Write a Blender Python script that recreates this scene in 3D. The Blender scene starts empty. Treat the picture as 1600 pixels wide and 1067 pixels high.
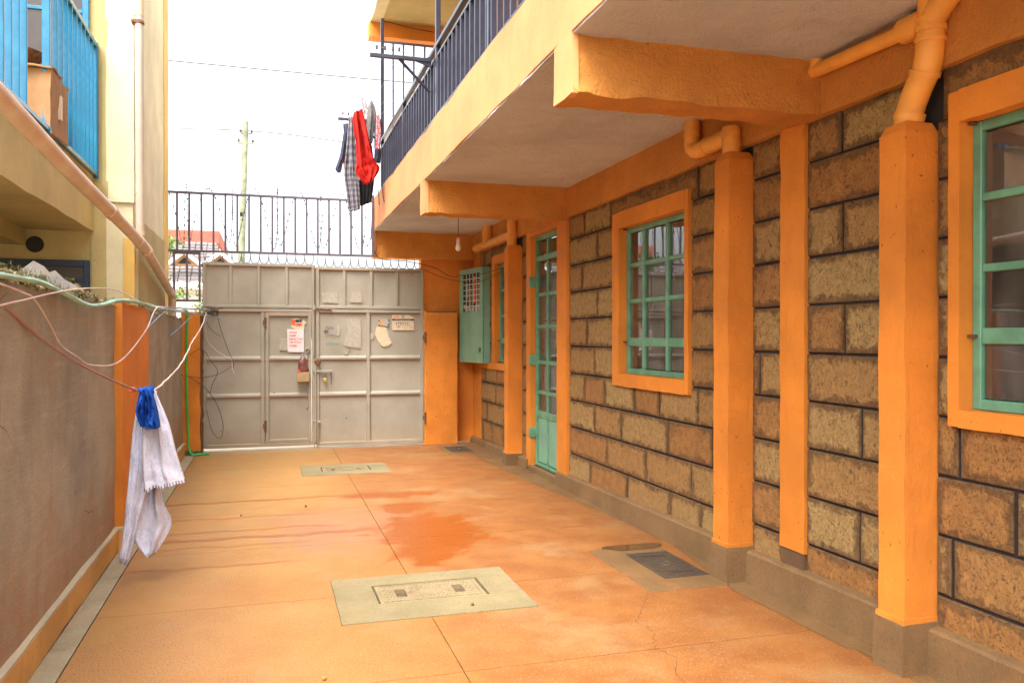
import bpy, bmesh, math, random
from mathutils import Vector, noise, Matrix

random.seed(7)
R = math.radians
S = bpy.context.scene
COL = S.collection

# ------------------------------------------------------------------ camera, sky, sun, exposure
cam_d = bpy.data.cameras.new('camera')
cam = bpy.data.objects.new('camera', cam_d)
COL.objects.link(cam)
cam.location = (0, 0, 1.40)
cam.rotation_euler = (R(90 - 0.291), 0, R(-16.617))
cam_d.sensor_width = 36
cam_d.lens = 28.8
cam_d.clip_start = 0.05
cam_d.clip_end = 2000
S.camera = cam

SUN_EL, SUN_AZ = 60.0, 222.0          # azimuth clockwise from +Y
W = bpy.data.worlds.new('World')
S.world = W
W.use_nodes = True
wn = W.node_tree
wn.nodes.clear()
sky = wn.nodes.new('ShaderNodeTexSky')
sky.sky_type = 'NISHITA'
sky.sun_disc = False
sky.sun_elevation = R(SUN_EL)
sky.sun_rotation = R(SUN_AZ)
sky.dust_density = 6.0
sky.air_density = 1.0
sky.ozone_density = 1.0
hs = wn.nodes.new('ShaderNodeHueSaturation')
hs.inputs['Saturation'].default_value = 0.35
hs.inputs['Value'].default_value = 1.0
bg = wn.nodes.new('ShaderNodeBackground')
bg.inputs['Strength'].default_value = 0.15
wo = wn.nodes.new('ShaderNodeOutputWorld')
wn.links.new(sky.outputs[0], hs.inputs['Color'])
wn.links.new(hs.outputs[0], bg.inputs['Color'])
wn.links.new(bg.outputs[0], wo.inputs['Surface'])

sun_d = bpy.data.lights.new('sun', 'SUN')
sun_d.energy = 0.65
sun_d.angle = R(40)
sun_d.color = (1.0, 0.97, 0.93)
sun = bpy.data.objects.new('sun', sun_d)
COL.objects.link(sun)
sd = Vector((math.sin(R(SUN_AZ)) * math.cos(R(SUN_EL)), math.cos(R(SUN_AZ)) * math.cos(R(SUN_EL)), math.sin(R(SUN_EL))))
sun.rotation_euler = sd.to_track_quat('Z', 'Y').to_euler()
sun.location = (-6, -6, 14)

S.view_settings.view_transform = 'Standard'
S.view_settings.look = 'None'
S.view_settings.gamma = 1
S.view_settings.use_curve_mapping = False
S.view_settings.exposure = 2.3
S.render.engine = 'CYCLES'
S.cycles.max_bounces = 10
S.cycles.diffuse_bounces = 8
S.cycles.transparent_max_bounces = 12


# ------------------------------------------------------------------ helpers: materials
def lin(r, g, b):
    f = lambda c: (c / 255 / 12.92) if c / 255 <= 0.04045 else ((c / 255 + 0.055) / 1.055) ** 2.4
    return (f(r), f(g), f(b))


class N:
    """thin wrapper for building node trees"""
    def __init__(self, name):
        self.m = bpy.data.materials.new(name)
        self.m.use_nodes = True
        self.t = self.m.node_tree
        self.p = self.t.nodes['Principled BSDF']
        self.out = self.t.nodes['Material Output']
        self.tc = self.t.nodes.new('ShaderNodeTexCoord')
        self.obj = self.tc.outputs['Object']

    def link(self, a, b):
        self.t.links.new(a, b)

    def setin(self, sock, v):
        if isinstance(v, bpy.types.NodeSocket):
            self.link(v, sock)
        elif isinstance(v, tuple) and len(v) == 3 and sock.type == 'RGBA':
            sock.default_value = (*v, 1)
        else:
            sock.default_value = v

    def mapping(self, scale=(1, 1, 1), vec=None, loc=(0, 0, 0), rot=(0, 0, 0)):
        n = self.t.nodes.new('ShaderNodeMapping')
        n.inputs['Scale'].default_value = scale
        n.inputs['Location'].default_value = loc
        n.inputs['Rotation'].default_value = rot
        self.link(vec or self.obj, n.inputs['Vector'])
        return n.outputs[0]

    def noise(self, scale, detail=4, rough=0.55, vec=None, dist=0.0):
        n = self.t.nodes.new('ShaderNodeTexNoise')
        n.inputs['Scale'].default_value = scale
        n.inputs['Detail'].default_value = detail
        n.inputs['Roughness'].default_value = rough
        n.inputs['Distortion'].default_value = dist
        self.link(vec or self.obj, n.inputs['Vector'])
        return n.outputs['Fac']

    def t_noisecol(self, scale):
        n = self.t.nodes.new('ShaderNodeTexNoise')
        n.inputs['Scale'].default_value = scale
        n.inputs['Detail'].default_value = 6
        self.link(self.obj, n.inputs['Vector'])
        return n.outputs['Color']

    def voronoi(self, scale, vec=None, feature='F1', out='Distance'):
        n = self.t.nodes.new('ShaderNodeTexVoronoi')
        n.feature = feature
        n.inputs['Scale'].default_value = scale
        self.link(vec or self.obj, n.inputs['Vector'])
        return n.outputs[out]

    def ss(self, v, a, b):
        n = self.t.nodes.new('ShaderNodeMapRange')
        n.interpolation_type = 'SMOOTHSTEP'
        n.inputs['From Min'].default_value = a
        n.inputs['From Max'].default_value = b
        self.link(v, n.inputs['Value'])
        return n.outputs[0]

    def math(self, op, a, b=0.0, c=None):
        n = self.t.nodes.new('ShaderNodeMath')
        n.operation = op
        self.setin(n.inputs[0], a)
        self.setin(n.inputs[1], b)
        if c is not None:
            self.setin(n.inputs[2], c)
        return n.outputs[0]

    def mix(self, fac, a, b, mode='MIX'):
        n = self.t.nodes.new('ShaderNodeMix')
        n.data_type = 'RGBA'
        n.blend_type = mode
        self.setin(n.inputs[0], fac)
        self.setin(n.inputs[6], a)
        self.setin(n.inputs[7], b)
        return n.outputs[2]

    def xyz(self, vec=None):
        n = self.t.nodes.new('ShaderNodeSeparateXYZ')
        self.link(vec or self.obj, n.inputs[0])
        return n.outputs

    def bump(self, h, strength=0.3, dist=0.01, prev=None):
        n = self.t.nodes.new('ShaderNodeBump')
        n.inputs['Strength'].default_value = strength
        n.inputs['Distance'].default_value = dist
        self.link(h, n.inputs['Height'])
        if prev is not None:
            self.link(prev, n.inputs['Normal'])
        return n.outputs[0]

    def done(self, color=None, rough=None, normal=None, metal=None, spec=None):
        if color is not None:
            self.setin(self.p.inputs['Base Color'], color)
        if rough is not None:
            self.setin(self.p.inputs['Roughness'], rough)
        if normal is not None:
            self.link(normal, self.p.inputs['Normal'])
        if metal is not None:
            self.p.inputs['Metallic'].default_value = metal
        if spec is not None:
            self.p.inputs['Specular IOR Level'].default_value = spec
        return self.m


def mul(c, k):
    return tuple(min(1, x * k) for x in c)


def plain(name, col, rough=0.6, metal=0.0, var=0.12, vs=6, bs=60, bstr=0.15, bd=0.004, spec=None):
    n = N(name)
    f = n.ss(n.noise(vs, 5), 0.3, 0.7)
    c = n.mix(f, mul(col, 1 - var), mul(col, 1 + var))
    return n.done(c, rough, n.bump(n.noise(bs, 4), bstr, bd), metal, spec)


def plaster(name, col, rough=0.85, var=0.14, coarse=45, cstr=0.5, cdist=0.012, dirt=0.25, dirtcol=None, streak=0.2):
    """painted render: broad tone shifts, drip streaks, specks and a trowelled relief"""
    n = N(name)
    big = n.ss(n.noise(1.7, 5, 0.6), 0.3, 0.72)
    c = n.mix(big, mul(col, 1 - var), mul(col, 1 + var))
    mid = n.ss(n.noise(9, 6, 0.7), 0.45, 0.8)
    c = n.mix(n.math('MULTIPLY', mid, 0.25), c, mul(col, 0.7))
    st = n.ss(n.noise(5, 5, 0.7, vec=n.mapping((4, 4, 0.35))), 0.56, 0.8)
    dc = dirtcol or mul(col, 0.45)
    c = n.mix(n.math('MULTIPLY', st, streak), c, dc)
    sp = n.ss(n.noise(38, 3, 0.5), 0.66, 0.74)
    gate = n.ss(n.noise(3.1, 3), 0.48, 0.6)
    c = n.mix(n.math('MULTIPLY', n.math('MULTIPLY', sp, gate), dirt * 2.2), c, mul(dc, 0.6))
    scuff = n.ss(n.noise(13, 6, 0.75, vec=n.mapping((1, 1, 0.7), loc=(4, 2, 9))), 0.60, 0.68)
    c = n.mix(n.math('MULTIPLY', n.math('MULTIPLY', scuff, n.ss(n.noise(2.1, 3, vec=n.mapping(loc=(8, 1, 3))), 0.5, 0.65)), dirt * 1.3), c, dc)
    fade = n.ss(n.noise(0.8, 4, 0.6, vec=n.mapping(loc=(1, 9, 4))), 0.45, 0.75)
    c = n.mix(n.math('MULTIPLY', fade, 0.22), c, tuple(min(1, v * 1.15 + 0.03) for v in col))
    brush = n.noise(9, 4, 0.7, vec=n.mapping((9, 9, 0.8)))
    h = n.math('ADD', n.math('ADD', n.noise(coarse, 7, 0.72), n.math('MULTIPLY', n.noise(7, 3), 0.5)), n.math('MULTIPLY', brush, 0.25))
    return n.done(c, rough, n.bump(h, cstr, cdist))


ORANGE = (0.63, 0.215, 0.021)
M = {}
M['orange'] = plaster('orange_paint', ORANGE, rough=0.75, var=0.16, coarse=60, cstr=0.4, cdist=0.008, dirt=0.35, streak=0.25)
M['orange_dirty'] = plaster('weathered_orange_paint', (0.63, 0.205, 0.018), rough=0.8, var=0.18, coarse=40, cstr=0.6, cdist=0.012, dirt=0.55, streak=0.4)
M['orange_rough'] = plaster('rough_cast_orange', (0.93, 0.365, 0.066), rough=0.9, coarse=48, cstr=1.0, cdist=0.045, dirt=0.25, streak=0.15)
M['peach'] = plaster('skylit_orange_render', (0.66, 0.265, 0.100), rough=0.8, coarse=30, cstr=0.3, cdist=0.008, dirt=0.3, streak=0.25, dirtcol=(0.55, 0.22, 0.06))  # lit copy of the orange paint: stronger daylight put into the colour
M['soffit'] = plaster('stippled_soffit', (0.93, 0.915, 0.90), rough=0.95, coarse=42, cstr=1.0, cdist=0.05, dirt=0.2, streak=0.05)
M['cream'] = plaster('cream_yellow_render', (0.4560, 0.3720, 0.1600), rough=0.85, coarse=26, cstr=0.5, cdist=0.012, dirt=0.35, streak=0.3, dirtcol=(0.45, 0.26, 0.07))
M['cream_pale'] = plaster('pale_sunlit_cream_render', (0.6720, 0.6160, 0.4000), rough=0.85, coarse=26, cstr=0.4, cdist=0.01, dirt=0.2, streak=0.2, dirtcol=(0.5, 0.3, 0.1))
M['cream_deep'] = plaster('deep_yellow_render', (0.70, 0.47, 0.13), rough=0.85, coarse=26, cstr=0.4, cdist=0.01, dirt=0.4, streak=0.3, dirtcol=(0.4, 0.2, 0.05))
M['mortar'] = plain('black_pointing', (0.018, 0.014, 0.012), 0.95, bs=90, bstr=0.5, bd=0.01)
M['interior'] = plain('dim_room_plaster', (0.30, 0.24, 0.17), 0.9)
M['lintel'] = plaster('brown_lintel_concrete', (0.135, 0.075, 0.032), rough=0.95, coarse=40, cstr=0.7, cdist=0.015, dirt=0.4)
M['green'] = plain('green_gloss_paint', (0.115, 0.285, 0.175), 0.42, var=0.18, vs=9, bs=40, bstr=0.12)
M['grille'] = plain('pale_green_grille_paint', (0.42, 0.58, 0.48), 0.5)
M['green_box'] = plain('sea_green_sheet_paint', (0.175, 0.365, 0.255), 0.5, var=0.12, vs=4, bs=14, bstr=0.1)
M['navy'] = plain('navy_rail_paint', (0.030, 0.032, 0.050), 0.28, var=0.2)
M['greymetal'] = plain('grey_rail_paint', (0.105, 0.092, 0.125), 0.5, var=0.2)
M['blue'] = plain('bright_blue_rail_paint', (0.018, 0.17, 0.32), 0.25, var=0.15, vs=8)
M['bluewin'] = plain('dark_blue_window_paint', (0.014, 0.035, 0.075), 0.5)
M['rust'] = plain('rusty_steel', (0.16, 0.07, 0.03), 0.85, var=0.5, vs=30)
M['darkwire'] = plain('dark_wire', (0.05, 0.035, 0.03), 0.6)
M['steel'] = plain('galvanised_steel', (0.32, 0.31, 0.29), 0.45, 0.6)
M['paleplast'] = plain('pale_cable_plastic', (0.62, 0.50, 0.47), 0.5)
M['pinkrope'] = plain('dusty_pink_rope', (0.36, 0.20, 0.16), 0.8, bs=200, bstr=0.5)
M['bluecable'] = plain('faded_blue_cable', (0.25, 0.36, 0.44), 0.6)
M['hose'] = plain('pale_green_hose', (0.28, 0.50, 0.38), 0.5, var=0.2)
M['hose2'] = plain('bright_green_hose', (0.05, 0.45, 0.08), 0.4)
M['wood'] = plain('lichen_timber_pole', (0.17, 0.185, 0.12), 0.9, var=0.3, vs=3, bs=20)
M['earth'] = plain('trodden_murram_earth', (0.50, 0.40, 0.27), 0.95, var=0.2, vs=0.7, bs=8)
M['black'] = plain('black_paint', (0.015, 0.013, 0.012), 0.7)
M['cardboard'] = plain('brown_cardboard', (0.30, 0.165, 0.075), 0.9, var=0.15, vs=10)
M['brass'] = plain('brass', (0.55, 0.40, 0.12), 0.35, 0.8)
M['white'] = plain('white_plastic', (0.75, 0.73, 0.70), 0.5)
M['bulb'] = plain('unlit_opal_bulb', (0.75, 0.66, 0.52), 0.2)
M['paper'] = plain('sun_bleached_paper', (0.37, 0.335, 0.262), 0.9, var=0.1, vs=30)
M['paperpink'] = plain('pink_paper', (0.74, 0.60, 0.58), 0.9, var=0.05, vs=20)
M['papertan'] = plain('yellowed_paper', (0.58, 0.46, 0.30), 0.9, var=0.08, vs=20)
M['inkred'] = plain('red_ink', (0.50, 0.10, 0.10), 0.9)
M['inkblack'] = plain('black_ink', (0.03, 0.03, 0.035), 0.9)
M['inkteal'] = plain('teal_marker', (0.20, 0.42, 0.40), 0.9)
M['inkgrey'] = plain('grey_marker', (0.30, 0.32, 0.33), 0.9)
M['redspot'] = plain('red_print', (0.75, 0.10, 0.04), 0.8)
M['orangespot'] = plain('orange_print', (0.75, 0.25, 0.05), 0.8)
M['maroon'] = plain('maroon_plastic_bag', (0.17, 0.055, 0.045), 0.35, var=0.3, vs=20, bs=40, bstr=0.6)
M['tanbox'] = plain('tan_steel_lock_cover', (0.36, 0.245, 0.115), 0.55)
M['pipepaint'] = plain('orange_painted_pipe', (0.76, 0.34, 0.06), 0.45, var=0.1, vs=8, bs=25, bstr=0.12)


def pvc_mat():
    n = N('weathered_pvc_pipe')
    a = n.ss(n.noise(4, 5, 0.6), 0.35, 0.7)
    c = n.mix(a, (0.58, 0.42, 0.285), (0.68, 0.54, 0.39))
    z = n.ss(n.noise(26, 5, 0.7, vec=n.mapping((1, 1.8, 5))), 0.6, 0.72)
    c = n.mix(n.math('MULTIPLY', z, 0.6), c, (0.16, 0.075, 0.045))
    return n.done(c, 0.5, n.bump(n.noise(40, 3), 0.15, 0.004))


M['pvc'] = pvc_mat()
M['greypvc'] = plaster('grey_pvc_pipe', (0.52, 0.45, 0.36), rough=0.55, coarse=50, cstr=0.1, dirt=0.5, streak=0.4, dirtcol=(0.5, 0.33, 0.10))


def block_mat():
    """dressed volcanic block: smeared brown border, tan or orange heart, pits and vertical tool marks.
    object colour: r = tone (0 orange, 1 tan), g = width, b = height"""
    n = N('volcanic_building_block')
    oi = n.t.nodes.new('ShaderNodeObjectInfo')
    s = n.t.nodes.new('ShaderNodeSeparateColor')
    n.link(oi.outputs['Color'], s.inputs[0])
    tone, w, h = s.outputs[0], s.outputs[1], s.outputs[2]
    g = n.xyz(n.tc.outputs['Generated'])
    gy = n.math('MINIMUM', g[1], n.math('SUBTRACT', 1.0, g[1]))
    gz = n.math('MINIMUM', g[2], n.math('SUBTRACT', 1.0, g[2]))
    d = n.math('MINIMUM', n.math('MULTIPLY', gy, w), n.math('MULTIPLY', gz, h))
    wob = n.math('MULTIPLY', n.math('SUBTRACT', n.noise(24, 8, 0.8), 0.5), 0.12)
    wob2 = n.math('MULTIPLY', n.math('SUBTRACT', n.noise(6, 4, 0.6), 0.5), 0.09)
    dd = n.math('ADD', n.math('ADD', d, wob), wob2)
    heart = n.ss(dd, 0.004, 0.036)
    tan = n.mix(n.ss(n.noise(22, 6, 0.7), 0.35, 0.7), (0.33, 0.222, 0.078), (0.48, 0.335, 0.130))
    org = n.mix(n.ss(n.noise(14, 6, 0.7), 0.3, 0.7), (0.27, 0.122, 0.030), (0.41, 0.195, 0.052))
    hc = n.mix(tone, org, tan)
    edge = n.mix(n.ss(n.noise(11, 6, 0.7), 0.35, 0.7), (0.14, 0.073, 0.026), (0.215, 0.118, 0.044))
    c = n.mix(n.math('MULTIPLY', heart, 0.85), edge, hc)
    pit = n.math('MAXIMUM', n.math('MULTIPLY', n.ss(n.noise(38, 7, 0.78, vec=n.mapping((1, 1.1, 0.75))), 0.57, 0.65), n.ss(n.noise(7, 3), 0.34, 0.6)), n.ss(n.noise(90, 3, 0.6), 0.60, 0.66))
    c = n.mix(n.math('MULTIPLY', pit, 0.62), c, (0.095, 0.045, 0.016))
    pale = n.ss(n.noise(70, 3, 0.6), 0.68, 0.75)
    c = n.mix(n.math('MULTIPLY', pale, 0.25), c, (0.6, 0.45, 0.28))
    hh = n.math('SUBTRACT', n.math('ADD', n.math('MULTIPLY', n.noise(24, 7, 0.7), 1.0), n.math('MULTIPLY', heart, 0.25)), n.math('MULTIPLY', pit, 0.35))
    return n.done(c, 0.93, n.bump(hh, 0.95, 0.022))


M['block'] = block_mat()


def floor_mat():
    """terrazzo screed washed with orange paint; wet patch with runnels draining to the wall on the left"""
    n = N('orange_washed_terrazzo')
    x, y, z = n.xyz()
    big = n.ss(n.noise(0.9, 5, 0.6), 0.32, 0.68)
    c = n.mix(big, (0.315, 0.130, 0.024), (0.325, 0.165, 0.044))
    med = n.ss(n.noise(4.5, 6, 0.65), 0.5, 0.75)
    c = n.mix(n.math('MULTIPLY', med, 0.5), c, (0.2697, 0.0996, 0.0249))
    # pink wash where old paint still shows, strongest along the left gutter
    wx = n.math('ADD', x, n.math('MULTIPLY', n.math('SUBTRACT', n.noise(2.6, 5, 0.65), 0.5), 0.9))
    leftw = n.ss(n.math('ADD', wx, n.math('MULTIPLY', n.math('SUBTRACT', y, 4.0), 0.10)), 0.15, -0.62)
    right_shade = n.math('MULTIPLY', n.ss(wx, 0.0, 1.5), 0.88)  # deeper orange to the right, with the balcony's shade painted in
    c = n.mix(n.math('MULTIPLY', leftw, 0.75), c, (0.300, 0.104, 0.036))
    c = n.mix(right_shade, c, n.mix(n.ss(n.noise(3.1, 6, 0.7, vec=n.mapping(loc=(6, 6, 1))), 0.35, 0.65), (0.190, 0.056, 0.008), (0.250, 0.092, 0.018)))
    farw = n.math('MULTIPLY', n.ss(n.math('ADD', n.math('SUBTRACT', n.math('MULTIPLY', y, 0.16), x), n.math('MULTIPLY', n.noise(1.8, 5, 0.65), 1.1)), 0.9, 2.1), 0.8)
    c = n.mix(farw, c, (0.370, 0.195, 0.055))
    # pale wear in the middle strip
    pale = n.math('MULTIPLY', n.ss(n.noise(1.3, 6, 0.7, vec=n.mapping(loc=(3, 7, 0))), 0.48, 0.68), 0.45)
    c = n.mix(pale, c, (0.2863, 0.1867, 0.0789))
    # aggregate
    dk = n.math('MULTIPLY', n.ss(n.noise(115, 2, 0.5), 0.57, 0.62), n.ss(n.noise(2.2, 4, 0.6, vec=n.mapping(loc=(3, 3, 8))), 0.30, 0.62))
    c = n.mix(n.math('MULTIPLY', dk, 0.8), c, (0.11, 0.055, 0.026))
    lt = n.ss(n.noise(95, 2, 0.5, vec=n.mapping(loc=(5, 1, 2))), 0.62, 0.68)
    c = n.mix(n.math('MULTIPLY', lt, 0.55), c, (0.3901, 0.2822, 0.1826))
    # wet stain
    wob = n.math('MULTIPLY', n.math('SUBTRACT', n.noise(5.5, 6, 0.62), 0.5), 2.6)

    def ell(cx, cy, rx, ry):
        a = n.math('DIVIDE', n.math('SUBTRACT', x, cx), rx)
        b = n.math('DIVIDE', n.math('SUBTRACT', y, cy), ry)
        return n.math('SQRT', n.math('ADD', n.math('MULTIPLY', a, a), n.math('MULTIPLY', b, b)))
    e = n.math('MINIMUM', n.math('MINIMUM', ell(1.14, 5.85, 0.40, 0.62), ell(1.02, 7.28, 0.42, 0.16)), n.math('MINIMUM', ell(0.97, 5.25, 0.20, 0.32), ell(1.08, 6.7, 0.2, 0.22)))
    gran = n.math('MULTIPLY', n.math('SUBTRACT', n.noise(70, 3, 0.6), 0.5), 0.9)
    stain = n.ss(n.math('ADD', n.math('ADD', e, wob), gran), 1.25, 0.64)
    halo = n.math('MULTIPLY', n.ss(n.math('ADD', ell(0.62, 6.15, 0.62, 0.75), wob), 1.15, 0.75), 0.5)
    c = n.mix(halo, c, (0.2656, 0.1245, 0.0664))
    c = n.mix(n.math('MULTIPLY', n.ss(n.math('ADD', ell(0.35, 6.0, 0.45, 0.5), n.math('MULTIPLY', wob, 1.3)), 1.0, 0.75), 0.10), c, (0.3071, 0.1992, 0.1660))
    # runnels
    run = None
    for i, (y0, wd, x1) in enumerate(((5.30, 0.016, 0.1), (6.02, 0.034, 0.85), (6.25, 0.018, 0.45), (6.70, 0.016, 0.3), (7.36, 0.026, 0.9), (5.80, 0.012, 0.2))):
        drift = n.math('MULTIPLY', n.math('SUBTRACT', n.noise(2.2, 6, 0.65, vec=n.mapping((1, 0, 0), loc=(i * 3.7, 0, 0))), 0.5), 0.40)
        d = n.math('ABSOLUTE', n.math('ADD', n.math('SUBTRACT', y, y0), drift))
        thick = n.math('MULTIPLY', n.noise(5.5, 5, 0.7, vec=n.mapping((1, 0.6, 0), loc=(i * 1.3, 2, 0))), 3.4 * wd)
        k = n.ss(n.math('SUBTRACT', d, n.math('SUBTRACT', thick, wd * .9)), wd * 0.9, 0.0)
        k = n.math('MULTIPLY', k, n.ss(x, x1 + 0.25, x1 - 0.1))
        run = k if run is None else n.math('MAXIMUM', run, k)
    wet = n.math('MAXIMUM', stain, n.math('MULTIPLY', run, 0.6))
    c = n.mix(n.math('MULTIPLY', wet, 0.92), c, n.mix(n.ss(n.noise(60, 3), 0.4, 0.6), (0.195, 0.042, 0.005), (0.290, 0.078, 0.011)))
    # grime: scattered flecks
    fl = n.ss(n.noise(17, 2, 0.4, vec=n.mapping(loc=(1, 4, 2))), 0.76, 0.79)
    c = n.mix(n.math('MULTIPLY', fl, 0.6), c, (0.08, 0.05, 0.03))
    r = n.math('SUBTRACT', n.math('ADD', 0.46, n.math('MULTIPLY', n.noise(6, 4), 0.3)), n.math('MULTIPLY', wet, 0.28))
    hgt = n.math('ADD', n.math('MULTIPLY', n.noise(110, 2), 0.4), n.noise(3, 3))
    return n.done(c, r, n.bump(hgt, 0.12, 0.006))


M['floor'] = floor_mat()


def concrete(name, a, b, rough=0.9, stain=(0.2, 0.13, 0.07), st=0.4):
    n = N(name)
    c = n.mix(n.ss(n.noise(2.4, 6, 0.65), 0.3, 0.7), a, b)
    f = n.ss(n.noise(75, 3, 0.6), 0.55, 0.68)
    c = n.mix(n.math('MULTIPLY', f, 0.45), c, mul(a, 0.5))
    l = n.ss(n.noise(90, 2, 0.6, vec=n.mapping(loc=(2, 2, 2))), 0.62, 0.7)
    c = n.mix(n.math('MULTIPLY', l, 0.4), c, mul(b, 1.5))
    d = n.ss(n.noise(3.3, 6, 0.7, vec=n.mapping(loc=(9, 3, 1))), 0.52, 0.72)
    c = n.mix(n.math('MULTIPLY', d, st), c, stain)
    return n.done(c, rough, n.bump(n.math('ADD', n.noise(70, 4), n.noise(9, 4)), 0.4, 0.008))


M['plinth'] = concrete('brown_terrazzo_plinth', (0.140, 0.078, 0.028), (0.200, 0.115, 0.045), 0.85, (0.27, 0.115, 0.028), 0.55)
M['strip'] = concrete('brown_floor_strip', (0.135, 0.072, 0.024), (0.185, 0.102, 0.036), 0.7, (0.30, 0.12, 0.035), 0.5)
M['gutter'] = concrete('grey_cement_gutter', (0.3060, 0.2550, 0.1573), (0.3825, 0.3272, 0.2125), 0.85, (0.18, 0.125, 0.065), 0.5)
M['slab'] = concrete('sandy_concrete_slab', (0.1700, 0.1318, 0.0612), (0.2210, 0.1742, 0.0850), 0.85, (0.25, 0.17, 0.075), 0.45)
M['cover'] = concrete('sandy_manhole_cover', (0.20, 0.150, 0.075), (0.265, 0.205, 0.108), 0.8, (0.16, 0.085, 0.035), 0.55)
M['recess_dark'] = concrete('shaded_recess_dirt', (0.06, 0.036, 0.017), (0.11, 0.068, 0.032), 0.95)  # dirt darkened to paint the shade inside gaps and pockets
M['iron'] = concrete('worn_iron_cover', (0.042, 0.028, 0.017), (0.072, 0.048, 0.027), 0.7, (0.12, 0.055, 0.02), 0.5)
M['skirt'] = plaster('ochre_skirting_paint', (0.60, 0.33, 0.095), coarse=50, cstr=0.3, dirt=0.5, streak=0.25)
M['skirt_top'] = plaster('bare_cement_ledge', (0.52, 0.45, 0.30), coarse=50, cstr=0.4, dirt=0.3, streak=0.0)


def wall_left_mat():
    n = N('bare_cement_plaster')
    x, y, z = n.xyz()
    c = n.mix(n.ss(n.noise(1.5, 6, 0.65), 0.3, 0.7), (0.250, 0.238, 0.192), (0.392, 0.375, 0.308))
    st = n.ss(n.noise(3.4, 6, 0.7, vec=n.mapping((3, 3, 0.35))), 0.50, 0.75)
    c = n.mix(n.math('MULTIPLY', st, 0.6), c, (0.33, 0.17, 0.06))
    zz = n.math('ADD', z, n.math('MULTIPLY', n.math('SUBTRACT', n.noise(3.2, 7, 0.72, vec=n.mapping((1, 1, 0.6))), 0.5), 1.25))
    splash = n.ss(zz, 0.72, 0.08)
    c = n.mix(n.math('MULTIPLY', splash, 0.52), c, (0.40, 0.170, 0.035))
    sp = n.ss(n.noise(26, 4, 0.6), 0.63, 0.70)
    c = n.mix(n.math('MULTIPLY', n.math('MULTIPLY', sp, n.ss(n.noise(2.3, 4), 0.45, 0.62)), 0.65), c, (0.13, 0.055, 0.025))
    tr = n.noise(3, 5, 0.7, vec=n.mapping((1, 0.5, 2.4), rot=(0.5, 0, 0)))
    cr = n.ss(n.voronoi(1.5, vec=n.mapping((1, 0.8, 1), vec=n.mix(0.12, n.obj, n.t_noisecol(3.0))), feature='DISTANCE_TO_EDGE'), 0.0045, 0.0012)
    cr = n.math('MULTIPLY', cr, n.ss(n.noise(0.9, 3, vec=n.mapping(loc=(7, 2, 5))), 0.50, 0.60))
    c = n.mix(n.math('MULTIPLY', cr, 0.7), c, (0.07, 0.05, 0.035))
    gr = n.ss(n.noise(120, 3, 0.7), 0.58, 0.68)
    c = n.mix(n.math('MULTIPLY', gr, 0.35), c, (0.12, 0.095, 0.07))
    sw = n.noise(6, 6, 0.75, vec=n.mapping((1, 0.35, 3.2), rot=(0.35, 0, 0)))
    c = n.mix(n.math('MULTIPLY', n.ss(sw, 0.5, 0.72), 0.3), c, (0.50, 0.47, 0.40))
    h = n.math('ADD', n.math('ADD', n.noise(60, 6, 0.7), n.math('MULTIPLY', n.noise(5, 4), 0.9)), tr)
    return n.done(c, 0.95, n.bump(h, 0.6, 0.012))


M['wall_left'] = wall_left_mat()


def gate_mat():
    n = N('khaki_gate_paint')
    c = n.mix(n.ss(n.noise(1.8, 5, 0.6), 0.3, 0.7), (0.278, 0.248, 0.186), (0.352, 0.318, 0.248))
    st = n.ss(n.noise(4, 5, 0.7, vec=n.mapping((5, 1, 0.4))), 0.56, 0.8)
    c = n.mix(n.math('MULTIPLY', st, 0.35), c, (0.42, 0.25, 0.10))
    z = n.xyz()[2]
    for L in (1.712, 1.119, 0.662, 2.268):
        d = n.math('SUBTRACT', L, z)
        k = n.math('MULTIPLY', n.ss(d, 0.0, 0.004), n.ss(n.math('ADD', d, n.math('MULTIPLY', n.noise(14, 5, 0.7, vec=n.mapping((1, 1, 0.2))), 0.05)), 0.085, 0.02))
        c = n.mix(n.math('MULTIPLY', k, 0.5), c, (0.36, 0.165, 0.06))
    low = n.ss(n.math('ADD', z, n.math('MULTIPLY', n.noise(5, 5, 0.7), 0.5)), 0.62, 0.25)
    c = n.mix(n.math('MULTIPLY', low, 0.35), c, (0.33, 0.22, 0.09))
    r = n.ss(n.noise(34, 4, 0.7), 0.66, 0.72)
    c = n.mix(n.math('MULTIPLY', r, 0.7), c, (0.14, 0.06, 0.025))
    chip = n.ss(n.noise(7, 3, 0.5, vec=n.mapping((1, 1, 1), loc=(2, 3, 4))), 0.735, 0.75)
    c = n.mix(n.math('MULTIPLY', chip, 0.8), c, (0.10, 0.045, 0.02))
    return n.done(c, n.math('ADD', 0.34, n.math('MULTIPLY', n.noise(5), 0.25)), n.bump(n.noise(2.4, 3), 0.12, 0.03))


M['gate'] = gate_mat()


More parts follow.
